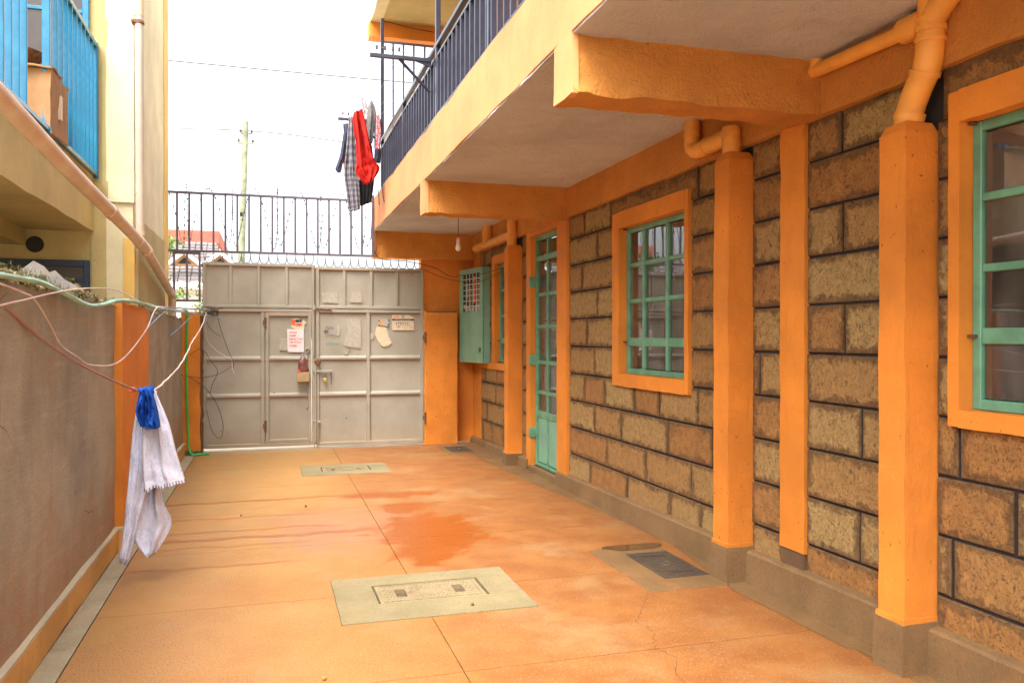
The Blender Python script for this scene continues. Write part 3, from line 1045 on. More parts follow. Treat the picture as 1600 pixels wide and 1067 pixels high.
# brown lintel strips over the windows
for a, b in ((4.755, 6.15), (1.2, 2.735), (8.78, 9.84)):
    RB('lintel', M['block'], apt, 2.676, 2.70, a, b, 2.30, 2.512, 0.08, 0.004, color=(0.15, b - a, .10, 1))

# flat pilasters (plaster bands)
RB('plaster_band', M['orange'], apt, 2.662, 2.70, 3.63, 3.84, 0.275, ZB + .01, 0.05, 0.005)
RB('plaster_band', M['orange'], apt, 2.650, 2.70, 7.12, 7.385, 0.12, ZB + .01, 0.05, 0.005)
# dark patch where paint stops short of the plinth
RB('plaster_band_foot', M['lintel'], apt, 2.668, 2.70, 3.64, 3.835, 0.10, 0.277, 0.05, 0.004)

# plinth: sloping top, rising towards the camera
pl = MB()
ysq = [-6, 0, 1.5, 3.2, 4.6, 6, 7.36]
topz = lambda y: max(0.07, 0.192 - 0.0165 * (y - 3.2)) if y > 3.2 else 0.192


def plinth_run(a, b, x=2.632):
    n = max(1, int((b - a) / .35))
    for k in range(n):
        p, q = a + (b - a) * k / n, a + (b - a) * (k + 1) / n
        for (u, v) in (((x, -0.02), (x - .004, topz(p) - .012)),):
            pass
        zp, zq = topz(p), topz(q)
        pl.quad((x - .012, p, -.01), (x - .012, q, -.01), (x, q, zq - .012), (x, p, zp - .012))
        pl.quad((x, p, zp - .012), (x, q, zq - .012), (x + .012, q, zq), (x + .012, p, zp))
        pl.quad((x + .012, p, zp), (x + .012, q, zq), (BXB + .01, q, zq + .008), (BXB + .01, p, zp + .008))
    for y in (a, b):
        pl.poly([(x - .012, y, -.01), (x, y, topz(y) - .012), (x + .012, y, topz(y)), (BXB + .01, y, topz(y) + .008), (BXB + .01, y, -.01)])


plinth_run(Y0, 7.37)
plinth_run(8.28, 10.76)
pl.box(2.640, 2.86, 7.37, 8.28, -.01, 0.058, .006)
pl.build('plinth', M['plinth'], apt, smooth=35)

# boxed-in drain columns
for (y0, y1, zt, nm) in ((2.775, 2.925, 2.285, 'near'), (4.128, 4.285, 2.455, 'middle'), (8.60, 8.745, 2.40, 'far')):
    zb = topz(y0) + .02
    m = MB()
    m.rough_box(2.520, 2.695, y0, y1, zb, zt - .03, 0.045, 0.0055, 5)
    m.build('column', M['orange_dirty'], apt, smooth=40)
    cap = MB()
    cy = (y0 + y1) / 2
    a = [(2.521, y0, zt - .035), (2.694, y0, zt - .035), (2.694, y1, zt - .035), (2.521, y1, zt - .035)]
    b = [(2.540, cy - .058, zt + .012), (2.670, cy - .058, zt + .012), (2.670, cy + .058, zt + .012), (2.540, cy + .058, zt + .012)]
    for k in range(4):
        cap.quad(a[k], a[(k + 1) % 4], b[(k + 1) % 4], b[k])
    cap.poly(b)
    cap.build('column_cap', M['orange_dirty'], apt)
    m = MB()
    m.rough_box(2.500, 2.70, y0 - .014, y1 + .012, -.01, zb + .002, 0.05, 0.004, 6)
    m.build('column_foot', M['plinth'], apt, smooth=40)
    col = MB()
    col.rough_box(2.508, 2.697, y0 - .008, y1 + .006, zb + .0, zb + .022, 0.03, 0.006, 14)
    col.build('column_collar', M['orange_dirty'], apt, smooth=40)


# pipework over the columns
def pipe_set(name, cy, zt, r, side_pts=None, rr=0.034):
    m = MB()
    for pts, q in side_pts:
        m.tube(smooth_path(pts, 6) if len(pts) > 2 else pts, q, 16)
    return m.build('pipework', M['pipepaint'], apt, smooth=50)


m = MB()
m.tube(smooth_path([(2.60, 2.85, 2.25), (2.60, 2.845, 2.33), (2.598, 2.80, 2.42), (2.596, 2.745, 2.50), (2.595, 2.725, 2.58), (2.595, 2.72, 2.70)], 6), 0.056, 18)
for (a, b) in (((2.60, 2.845, 2.315), (2.60, 2.836, 2.345)), ((2.597, 2.757, 2.478), (2.596, 2.748, 2.496)), ((2.595, 2.722, 2.60), (2.595, 2.721, 2.616)), ((2.595, 2.7205, 2.64), (2.595, 2.72, 2.665))):
    m.tube([a, b], 0.062, 18)
m.tube(smooth_path([(2.595, 2.72, 2.68), (2.594, 2.66, 2.74), (2.59, 2.56, 2.80)], 6), 0.052, 16)
m.tube([(2.595, 2.725, 2.66), (2.596, 2.72, 2.80)], 0.05, 16)
m.tube([(2.59, 2.74, 2.692), (2.59, 2.86, 2.695)], 0.055, 16)
m.tube([(2.598, 2.85, 2.697), (2.604, 3.58, 2.722)], 0.034, 14)
m.tube([(2.606, 3.46, 2.73), (2.607, 3.46, 2.79)], 0.036, 14)
m.build('waste_pipe', M['pipepaint'], apt, smooth=50)
m = MB()
m.tube([(2.59, 4.21, 2.43), (2.59, 4.21, 2.62)], 0.052, 16)
m.tube([(2.59, 4.21, 2.56), (2.59, 4.215, 2.60)], 0.057, 16)
m.tube(smooth_path([(2.59, 4.24, 2.575), (2.588, 4.50, 2.568), (2.585, 4.60, 2.570), (2.585, 4.655, 2.60), (2.585, 4.66, 2.66), (2.585, 4.66, 2.80)], 6), 0.05, 16)
m.tube([(2.585, 4.66, 2.665), (2.585, 4.66, 2.685)], 0.056, 16)
m.tube([(2.588, 4.47, 2.568), (2.588, 4.50, 2.568)], 0.054, 16)
m.build('waste_pipe', M['pipepaint'], apt, smooth=50)
m = MB()
m.tube([(2.59, 8.675, 2.38), (2.59, 8.675, 2.80)], 0.055, 16)
m.tube([(2.59, 8.675, 2.60), (2.59, 8.675, 2.63)], 0.064, 16)
m.tube([(2.59, 8.70, 2.54), (2.585, 10.3, 2.545)], 0.05, 14)
m.tube([(2.585, 9.72, 2.52), (2.585, 9.72, 2.80)], 0.058, 14)
m.tube([(2.585, 9.72, 2.64), (2.585, 9.72, 2.70)], 0.066, 14)
m.build('waste_pipe', M['pipepaint'], apt, smooth=50)

# wall beam under the slab, cantilever beams, slab edge, soffit
RB('wall_beam', M['orange_rough'], apt, 2.640, 2.86, Y0, 10.76, ZB, ZS + .02, 0.06, 0.010, 9, skip='tr')
for (a, b, zz) in ((3.475, 3.705, ZB), (7.07, 7.29, 2.490), (10.655, 10.90, 2.432), (Y0 + .002, Y0 + .23, ZB)):
    m = MB()
    m.rough_box(FX + .006, 2.66, a, b, zz, ZS + .02, 0.035, 0.012, 11)
    m.build('cantilever_beam', M['orange_rough'], apt, smooth=50)
    RB('beam_end', M['peach'], apt, FX - .004, FX + .03, a - .004, b + .004, zz - .002, ZS + .03, 0.05, 0.005)
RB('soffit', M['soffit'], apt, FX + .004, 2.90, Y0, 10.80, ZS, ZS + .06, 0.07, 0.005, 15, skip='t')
RB('balcony_edge', M['peach'], apt, FX - .004, FX + .16, Y0, 10.90, ZS + .010, ZF, 0.09, 0.010, 2.5)
B('balcony_floor', M['plinth'], apt, FX + .15, 5.2, Y0, 10.88, ZS + .05, ZF - .10, 0)

# end wall behind the gate pillar
RB('end_wall', M['orange_dirty'], apt, 1.955, 3.0, 10.76, 10.95, 0, 2.46, 0.07, 0.008)
RB('corner_wall', M['orange_dirty'], apt, 2.664, 2.70, 10.38, 10.78, 0.065, ZB, 0.06, 0.005)
RB('sill_band', M['orange'], apt, 2.660, 2.70, 8.74, 10.40, 1.005, 1.085, 0.05, 0.004)

# dark room behind the windows
room = MB()
room.box(2.87, 5.2, Y0, Y0 + .1, 0, ZS)
room.box(2.87, 5.2, 10.7, 10.76, 0, ZS)
room.box(5.2, 5.3, Y0, 10.76, 0, ZS + 3)
room.box(2.87, 5.2, Y0 + .1, 10.7, -0.05, 0.05)
room.box(2.87, 5.2, 6.55, 6.65, 0.05, ZS)
room.box(2.87, 5.2, 3.6, 3.7, 0.05, ZS)
room.build('room_walls', M['interior'], apt)


# windows and the door: thing > part > sub-part
def wbar(t, name, x0, x1, y0, y1, z0, z1):
    return B(name, M['green'], t, x0, x1, y0, y1, z0, z1, 0.004)


def window(label, oy0, oy1, oz0, oz1, band, vbars, hbars, double_h, curtain, cmat, grille=True):
    """opening oy0..oy1 x oz0..oz1; band = (near, far, bottom, top) widths of the plaster surround"""
    t = bpy.data.objects.new('window', None)
    COL.objects.link(t)
    t.location = (2.70, (oy0 + oy1) / 2, oz0)
    attach(t, apt)
    t['label'] = label
    s = MB()
    xs0, xs1 = 2.655, 2.70
    s.rough_box(xs0, 2.745, oy0 - band[0], oy0, oz0 - band[2], oz1 + band[3], 0.05, 0.004)
    s.rough_box(xs0, 2.745, oy1, oy1 + band[1], oz0 - band[2], oz1 + band[3], 0.05, 0.004)
    s.rough_box(xs0 - .003, 2.745, oy0 - .002, oy1 + .002, oz0 - band[2] - .003, oz0, 0.05, 0.004)
    s.rough_box(xs0 - .003, 2.745, oy0 - .002, oy1 + .002, oz1, oz1 + band[3] + .003, 0.05, 0.004)
    s.build('surround', M['orange'], t, smooth=40)
    fx0, fx1 = 2.722, 2.758
    fw = 0.042
    fr = MB()
    fr.box(fx0, fx1, oy0, oy0 + fw, oz0, oz1, .004)
    fr.box(fx0, fx1, oy1 - fw, oy1, oz0, oz1, .004)
    fr.box(fx0, fx1, oy0 + fw, oy1 - fw, oz0, oz0 + fw, .004)
    fr.box(fx0, fx1, oy0 + fw, oy1 - fw, oz1 - fw, oz1, .004)
    fr.build('frame', M['green'], t)
    for z in hbars:
        d = 0.032 if z == double_h else 0.016
        wbar(t, 'glazing_bar', fx0 + .004, fx1 - .004, oy0 + fw, oy1 - fw, z - d, z + d)
    zs = [oz0 + fw] + sorted(hbars) + [oz1 - fw]
    for y in vbars:
        wbar(t, 'mullion', fx0 - .003, fx1 - .002, y - .018, y + .018, oz0 + fw, oz1 - fw)
    yv = [oy0 + fw] + sorted(vbars) + [oy1 - fw]
    for a, b in zip(yv, yv[1:]):
        for c, d in zip(zs, zs[1:]):
            o = B('pane', M['glass'], t, 2.739, 2.743, a + .008, b - .008, c + .008, d - .008, 0)
            o.rotation_euler = (0, 0, 0)
    h = MB()
    h.box(2.69, 2.722, oy1 - .03, oy1 - .005, double_h - .006, double_h + .006, .002)
    h.box(2.69, 2.722, oy1 - .03, oy1 - .005, oz1 - .012, oz1 - .002, .002)
    h.build('hinge', M['rust'], t)
    if grille:
        gr = MB()
        for k in range(1, 6):
            y = oy0 + (oy1 - oy0) * k / 6
            gr.box(2.767, 2.777, y - .006, y + .006, oz0 + .02, oz1 - .02)
        for z in (oz0 + .05, oz0 + .27, oz1 - .08, oz1 - .30):
            gr.box(2.765, 2.779, oy0, oy1, z - .006, z + .006)
        for k in range(6):
            y = oy0 + (oy1 - oy0) * (k + .5) / 6
            for zc in (oz0 + .16, oz1 - .19):
                gr.tube([(2.772, y + .068 * math.cos(q), zc + .098 * math.sin(q)) for q in [2 * math.pi * i / 20 for i in range(20)]], 0.009, 6, closed=True)
        gr.build('grille', M['grille'], t)
    if curtain:
        for (a, b) in curtain:
            c = MB()
            n, mrows = 60, 8
            for j in range(mrows + 1):
                for i in range(n + 1):
                    y = a + (b - a) * i / n
                    z = oz0 - .06 + (oz1 + .1 - oz0) * j / mrows
                    c.v.append((2.845 + .012 * math.sin(i * .9 + j * .12) + .01 * math.sin(i * .37), y, z))
            for j in range(mrows):
                for i in range(n):
                    p = j * (n + 1) + i
                    c.f.append((p, p + 1, p + n + 2, p + n + 1))
            c.build('curtain', cmat, t, smooth=80)
    return t


window('green nine-pane window between the middle column and the door', 4.895, 5.955, 1.115, 2.255, (0.055, 0.125, 0.095, 0.125), (5.27, 5.65), (1.363, 1.680, 1.960), 1.363, [(5.02, 5.93)], M['curtain'])
window('large green window nearest the camera', 1.53, 2.635, 1.11, 2.262, (0.08, 0.055, 0.07, 0.125), (1.90, 2.27), (1.405, 1.675, 1.957), 1.405, [(2.46, 2.72)], M['curtain2'])
window('narrow green window beside the meter box', 8.87, 9.65, 1.09, 2.29, (0.10, 0.13, 0.08, 0.10), (9.13, 9.39), (1.36, 1.66, 1.97), 1.36, [(8.8, 9.7)], M['curtain'])

door = bpy.data.objects.new('door', None)
COL.objects.link(door)
door.location = (2.74, 7.8, 0.06)
attach(door, apt)
door['label'] = 'green steel door with glass panes'
sr = MB()
sr.rough_box(2.650, 2.74, 8.205, 8.345, 0.058, ZB + .005, 0.05, 0.005)
sr.rough_box(2.654, 2.74, 7.385, 8.205, 2.455, ZB + .005, 0.05, 0.004)
sr.build('surround', M['orange'], door, smooth=40)
dy0, dy1, dz0, dz1 = 7.40, 8.20, 0.062, 2.452
fr = MB()
fr.box(2.705, 2.755, dy0, dy0 + .04, dz0, dz1, .004)
fr.box(2.705, 2.755, dy1 - .045, dy1, dz0, dz1, .004)
fr.box(2.705, 2.755, dy0 + .04, dy1 - .045, dz1 - .05, dz1, .004)
fr.box(2.705, 2.755, dy0 + .04, dy1 - .045, dz0, dz0 + .03, .004)
fr.box(2.700, 2.752, dy0 + .04, dy1 - .045, 2.185, 2.245, .008)
fr.build('frame', M['green'], door)
ym = 7.84
wbar(door, 'mullion', 2.712, 2.748, ym - .020, ym + .020, dz0 + .03, dz1 - .05)
zz = [0.60, 0.83, 1.14, 1.51, 1.842, 2.185]
for z in zz[:-1]:
    d = .035 if z == .60 else .019
    wbar(door, 'glazing_bar', 2.715, 2.745, dy0 + .04, dy1 - .045, z - d, z + d)
for a, b in ((dy0 + .04, ym - .014), (ym + .014, dy1 - .045)):
    for c, d in list(zip(zz, zz[1:])) + [(2.245, dz1 - .05)]:
        B('pane', M['glass'], door, 2.729, 2.733, a - .004, b + .004, c + .012, d - .012, 0)
    B('lower_panel', M['green_box'], door, 2.722, 2.736, a + .006, b - .006, dz0 + .04, .565, .006)
hg = MB()
for z in (1.98, 1.16, .40):
    hg.box(2.640, 2.712, 8.185, 8.235, z - .055, z + .055, .006)
hg.build('hinge', M['green'], door)
dg = MB()
for k in range(1, 5):
    y = dy0 + .05 + (dy1 - dy0 - .1) * k / 5
    dg.box(2.775, 2.783, y - .004, y + .004, .6, 2.2)
for z in (0.72, 1.0, 1.3, 1.65, 2.0):
    dg.box(2.773, 2.785, dy0 + .04, dy1 - .05, z - .005, z + .005)
    dg.tube([(2.779, 8.02 + .05 * math.cos(q), z + .11 + .07 * math.sin(q)) for q in [2 * math.pi * i / 16 for i in range(16)]], 0.005, 5, closed=True)
dg.build('grille', M['grille'], door)
c = MB()
for j in range(9):
    for i in range(41):
        c.v.append((2.82 + .012 * math.sin(i * .8 + j * .1), 7.3 + 1.0 * i / 40, .1 + 2.3 * j / 8))
for j in range(8):
    for i in range(40):
        p = j * 41 + i
        c.f.append((p, p + 1, p + 42, p + 41))
c.build('curtain', M['curtain'], door, smooth=80)

# upper floor: wall, doors, railing, next balcony
RB('upper_wall', M['orange'], apt, 2.70, 2.9, Y0, 10.88, ZF - .10, 5.50, 0.25, 0.006)
for (a, b) in ((4.3, 5.1), (7.3, 8.15), (1.6, 2.4)):
    B('upper_door', M['green_box'], apt, 2.672, 2.71, a, b, ZF - .09, 5.15, .01)
for (a, b) in ((2.7, 3.9), (5.5, 6.7), (8.6, 9.6)):
    f = B('upper_window', M['green'], apt, 2.676, 2.705, a, b, 4.0, 5.1, .01)
    for k in range(3):
        w = (b - a) / 3
        B('pane', M['glass'], f, 2.670, 2.675, a + w * k + .03, a + w * (k + 1) - .03, 4.04, 5.06, 0)
for (a, b) in ((5.15, 7.25), (2.45, 4.25)):
    RB('dado', M['green_box'], apt, 2.690, 2.71, a, b, ZF - .09, 3.95, 0.3, 0.003)
RB('upper_soffit', M['cream'], apt, FX - .01, 3.0, Y0, 10.66, 5.475, 5.56, 0.2, 0.006)
RB('upper_balcony_edge', M['cream_pale'], apt, FX - .04, FX + .10, Y0, 10.87, 5.465, 5.93, 0.2, 0.008)
RB('upper_beam', M['orange'], apt, FX - .05, 2.9, 10.66, 10.88, 5.285, 5.50, 0.1, 0.006)
RB('upper_beam', M['orange'], apt, FX - .05, 2.9, 7.07, 7.29, 5.30, 5.50, 0.1, 0.006)
RB('upper_beam', M['orange'], apt, FX - .05, 2.9, 3.475, 3.705, 5.30, 5.50, 0.1, 0.006)
B('roof_slab', M['cream_pale'], apt, 1.36, 5.4, Y0, 10.86, 5.56, 5.80, 0)

rail = bpy.data.objects.new('balcony_railing', None)
COL.objects.link(rail)
rail.location = (FX + .05, 5, ZF)
attach(rail, apt)
rail['label'] = 'dark navy railing of upright square bars'
rx = FX + .03
mt = MB()
mt.box(rx - .022, rx + .022, Y0, 10.08, 3.785, 3.820, .004)
mt.box(rx - .016, rx + .016, Y0, 10.08, 3.700, 3.722, .003)
mt.box(rx - .016, rx + .016, Y0, 10.08, ZF + .02, ZF + .04, .003)
mt.build('rail', M['navy'], rail)
first = None
y = 10.0
k = 0
while y > Y0 + .1:
    if first is None:
        m = MB()
        m.box(rx - .017, rx + .017, y - .009, y + .009, ZF - .01, 3.702, .003)
        first = m.build('baluster', M['navy'], rail)
        fy = y
    else:
        share(first, 'baluster', rail, (0, y - fy, 0))
    y -= 0.141
    k += 1
for (y, z1) in ((6.66, 5.48), (3.2, 5.48), (10.07, 5.29), (8.4, 3.79), (5.0, 3.79)):
    B('post', M['navy'], rail, rx - .02, rx + .02, y - .02, y + .02, ZF - .01, z1, .004)
er = MB()
er.box(rx, 2.70, 10.06, 10.09, 5.00, 5.025, .003)
er.box(rx + .02, 2.70, 10.06, 10.09, 3.30, 3.325, .003)
er.build('end_rail', M['greymetal'], rail)
for x in (1.484, 1.611, 1.739, 1.875, 2.0, 2.13, 2.26, 2.39, 2.52):
    B('end_bar', M['greymetal'], rail, x - .011, x + .011, 10.063, 10.087, ZF - .1, 5.0, .002)

# clothes-drying brackets fixed to the railing
for (y, za, lab) in ((6.844, 3.735, 'dark steel clothes bracket jutting from the railing with a red cord along it'), (10.03, 4.02, 'dark steel clothes bracket at the far end of the railing behind the washing')):
    t = thing('clothes_bracket', (rx, y, za), lab, 'bracket', 'clothes brackets on the balcony railing')
    tip = 0.815
    B('arm', M['navy'], t, tip, rx - .02, y - .016, y + .016, za - .016, za + .016, .003)
    m = MB()
    m.tube([(1.06, y, za - .012), (rx - .03, y, za - .27)], .013, 4)
    m.build('brace', M['navy'], t)
    m = MB()
    m.poly([(rx - .16, y - .006, za - .016), (rx - .02, y - .006, za + .035), (rx - .02, y - .006, za - .06)])
    m.poly([(rx - .16, y + .006, za - .016), (rx - .02, y + .006, za + .035), (rx - .02, y + .006, za - .06)])
    m.build('gusset', M['navy'], t)
    m = MB()
    m.tube([(tip + .04, y, za + .01), (tip + .05, y, za + .075), (rx - .25, y, za + .05), (rx - .14, y, za + .01)], .003, 5)
    m.build('cord', M['inkred'], t)
    pg = MB()
    for f in (.03, .32, .6, .82):
        px = tip + .05 + (rx - .3 - tip) * f
        pg.box(px - .008, px + .008, y - .01, y + .01, za + .05, za + .085, .003)
    pg.build('peg', M['navy'], t)
for i, (x, z0, z1) in enumerate(((0.93, 3.755, 4.03), (1.05, 3.755, 4.03), (1.16, 3.755, 4.03), (1.25, 3.755, 4.03))):
    names = ('outermost', 'second outermost', 'middle', 'innermost')
    cable('clothes_line', M['steel'], [(x, 6.844, z0), (x + .01, 8.4, (z0 + z1) / 2 - .05), (x, 10.03, z1)], .0016, '%s thin clothes line strung between the two railing brackets' % names[i], 'clothes line', 'clothes lines under the balcony rail', n=5)


# ------------------------------------------------------------------ washing
def garment(name, mat, y, left, right, label, depth=0.05, folds=5, amp=0.35, seed=0, cat='clothing', group=None, rot=0.0, rows=26, ring=36, parent=None, thin=False):
    """hollow hanging garment: lens-shaped cross-sections running down between two outline curves, with folds"""
    Lp = smooth_path([(a, 0, b) for a, b in left], 6)
    Rp = smooth_path([(a, 0, b) for a, b in right], 6)

    def at(P, t):
        f = t * (len(P) - 1)
        i = min(int(f), len(P) - 2)
        return P[i].lerp(P[i + 1], f - i)
    m = MB()
    rg = random.Random(seed)
    ph = rg.uniform(0, 6)
    for j in range(rows + 1):
        t = j / rows
        a, b = at(Lp, t), at(Rp, t)
        for k in range(ring):
            th = 2 * math.pi * k / ring
            s = 0.5 - 0.5 * math.cos(th)
            sgn = 1 if th <= math.pi else -1
            half = math.sin(th)
            p = a.lerp(b, s)
            w1 = s * folds * 1.5 + .5 * noise.noise(Vector((t * 1.7, seed * 2.2, 0)))
            wave = amp * (1.9 * noise.noise(Vector((w1, t * .9, seed * 1.7))) + .9 * noise.noise(Vector((w1 * 2.3, t * 2.2, seed * 5.1))))
            wave += .45 * amp * noise.noise(Vector((s * 9, t * 11, seed * 3.1)))
            dd = depth * (.35 + .65 * min(1, t * 3 + .1))
            off = -dd * half * .55 + dd * wave * math.sin(math.pi * min(1, max(0, s))) ** .5
            drop = 0.02 * noise.noise(Vector((s * 6, seed, 3))) * (t ** 6)
            idx = len(m.v)
            m.v.append((p.x, y + off + rot * (s - .5), p.z + drop))
            m.uv[idx] = (s if sgn > 0 else 1 + s, t)
    for j in range(rows):
        for k in range(ring):
            p, q = j * ring + k, j * ring + (k + 1) % ring
            m.f.append((p, q, q + ring, p + ring))
    m.f.append(tuple(range(ring)))
    m.f.append(tuple(rows * ring + k for k in reversed(range(ring))))
    o = m.build(name, mat, parent, smooth=70)
    if parent is None:
        tag(o, label, cat, group)
    return o


GL = 'washing hung beside the balcony'
for (p, lab) in (((1.085, 9.95, 4.35), 'thin string from the upper slab down to the pale hooded top'), ((1.165, 9.75, 4.165), 'thin string from the upper slab down to the grey tee shirt')):
    cable('hanging_string', M['steel'], [(1.29, 10.64, 5.30), ((1.29 + p[0]) / 2 + .01, (10.64 + p[1]) / 2, 4.85), p], .0014, lab, 'string', None, n=5)
garment('checked_trousers', M['plaid'], 9.75, [(0.916, 3.98), (0.886, 3.624), (0.860, 3.323), (0.885, 3.1), (0.915, 2.869)], [(0.967, 3.98), (0.997, 3.631), (1.026, 3.333), (1.041, 3.108), (1.048, 2.905)], 'long grey and navy checked trousers hanging from the clothes line', .07, 3, .5, 1, group=GL)
nv = thing('navy_jumper', (0.9, 9.9, 3.8), 'navy long-sleeved jumper hanging outermost with its sleeve dangling', 'clothing', GL)
garment('jumper_body', M['navycloth'], 9.90, [(0.862, 3.93), (0.870, 3.80), (0.885, 3.62), (0.90, 3.50)], [(0.965, 3.94), (0.965, 3.80), (0.96, 3.66), (0.95, 3.50)], '', .06, 2, .4, 2, parent=nv)
garment('sleeve', M['navycloth'], 9.82, [(0.862, 3.82), (0.838, 3.66), (0.815, 3.53), (0.765, 3.38)], [(0.905, 3.82), (0.888, 3.66), (0.875, 3.54), (0.836, 3.365)], '', .05, 2, .3, 3, parent=nv)
garment('cuff', M['navycloth'], 9.82, [(0.764, 3.39), (0.768, 3.365), (0.79, 3.335)], [(0.842, 3.38), (0.838, 3.36), (0.825, 3.335)], '', .055, 2, .2, 4, parent=nv)
garment('red_vest', M['redcloth'], 9.88, [(0.846, 3.70), (0.846, 3.62), (0.858, 3.50), (0.87, 3.40)], [(0.875, 3.70), (0.885, 3.62), (0.893, 3.52), (0.895, 3.41)], 'narrow strip of a red vest hanging behind the navy sleeve', .03, 1, .3, 5, group=GL)
garment('red_dress', M['redcloth'], 9.55, [(0.955, 3.98), (0.94, 3.877), (0.976, 3.622), (0.985, 3.40), (0.972, 3.291), (1.078, 3.165)], [(1.05, 4.03), (1.10, 3.815), (1.152, 3.56), (1.195, 3.44), (1.250, 3.35), (1.165, 3.20)], 'long bright red dress hanging on the clothes line', .085, 4, .95, 6, group=GL, rows=44, ring=84)
garment('pale_hooded_top', M['palegrey'], 9.95, [(1.065, 4.345), (1.073, 4.219), (1.088, 4.091), (1.10, 4.0)], [(1.103, 4.355), (1.156, 4.172), (1.179, 4.059), (1.19, 3.96)], 'pale grey hooded top hanging at the top behind the red dress', .06, 2, .4, 7, group=GL)
garment('grey_tee_shirt', M['greycloth'], 9.75, [(1.140, 4.12), (1.125, 3.966), (1.118, 3.778), (1.147, 3.69)], [(1.185, 4.20), (1.235, 4.049), (1.207, 3.799), (1.192, 3.693)], 'mid grey short-sleeved tee shirt hanging between the red dress and the railing', .06, 2, .4, 8, group=GL)
garment('spotted_top', M['spotcloth'], 9.6, [(1.217, 3.985), (1.210, 3.798), (1.202, 3.589)], [(1.254, 3.995), (1.269, 3.802), (1.261, 3.593)], 'red and white spotted sleeve hanging closest to the railing', .04, 2, .3, 9, group=GL)
garment('black_trousers', M['blackcloth'], 9.9, [(1.05, 4.0), (1.06, 3.7), (1.057, 3.424), (1.049, 3.21), (1.064, 2.967)], [(1.15, 4.0), (1.20, 3.7), (1.232, 3.435), (1.224, 3.22), (1.193, 3.019)], 'black trousers hanging below and behind the red dress', .06, 3, .4, 10, group=GL)
garment('dark_shorts', M['navycloth'], 9.75, [(1.213, 3.99), (1.210, 3.70), (1.213, 3.60), (1.206, 3.47)], [(1.262, 3.99), (1.270, 3.70), (1.292, 3.60), (1.284, 3.46)], 'dark navy shorts hanging under the spotted sleeve by the railing', .05, 2, .3, 11, group=GL)
garment('yellow_cloth', M['yellowcloth'], 9.82, [(1.00, 3.99), (1.002, 3.605), (1.002, 3.46)], [(1.03, 3.99), (1.037, 3.607), (1.036, 3.40)], 'small yellow cloth showing between the checked trousers and red dress', .03, 1, .2, 12, group=GL)

# ------------------------------------------------------------------ gate
gate = thing('metal_gate', (0.6, 10.62, 0), 'khaki double steel gate with a wicket door and spiked top closing the courtyard', 'gate')


def bar(parent, name, x0, x1, z0, z1, d=0.040, y=10.63, bev=.005):
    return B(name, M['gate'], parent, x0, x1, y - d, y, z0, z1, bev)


def sheet(parent, x0, x1, z0, z1, seed):
    """thin sheet with a slight oil-can bulge"""
    m = MB()
    n = 8
    rg = random.Random(seed)
    a, b = rg.uniform(-.006, .007), rg.uniform(-.004, .004)
    for side in (0, 1):
        for j in range(n + 1):
            for i in range(n + 1):
                s, t = i / n, j / n
                bul = a * math.sin(math.pi * s) * math.sin(math.pi * t) + b * math.sin(2 * math.pi * s) * math.sin(math.pi * t)
                bul += .003 * noise.noise(Vector((s * 2.5, t * 2.5, seed * 7.7))) * math.sin(math.pi * s) * math.sin(math.pi * t)
                m.v.append((x0 + (x1 - x0) * s, 10.622 + bul + side * .002, z0 + (z1 - z0) * t))
    k = (n + 1) ** 2
    for side in (0, 1):
        for j in range(n):
            for i in range(n):
                p = side * k + j * (n + 1) + i
                m.f.append((p, p + 1, p + n + 2, p + n + 1))
    return m.build('sheet_panel', M['gate'], parent, smooth=60)


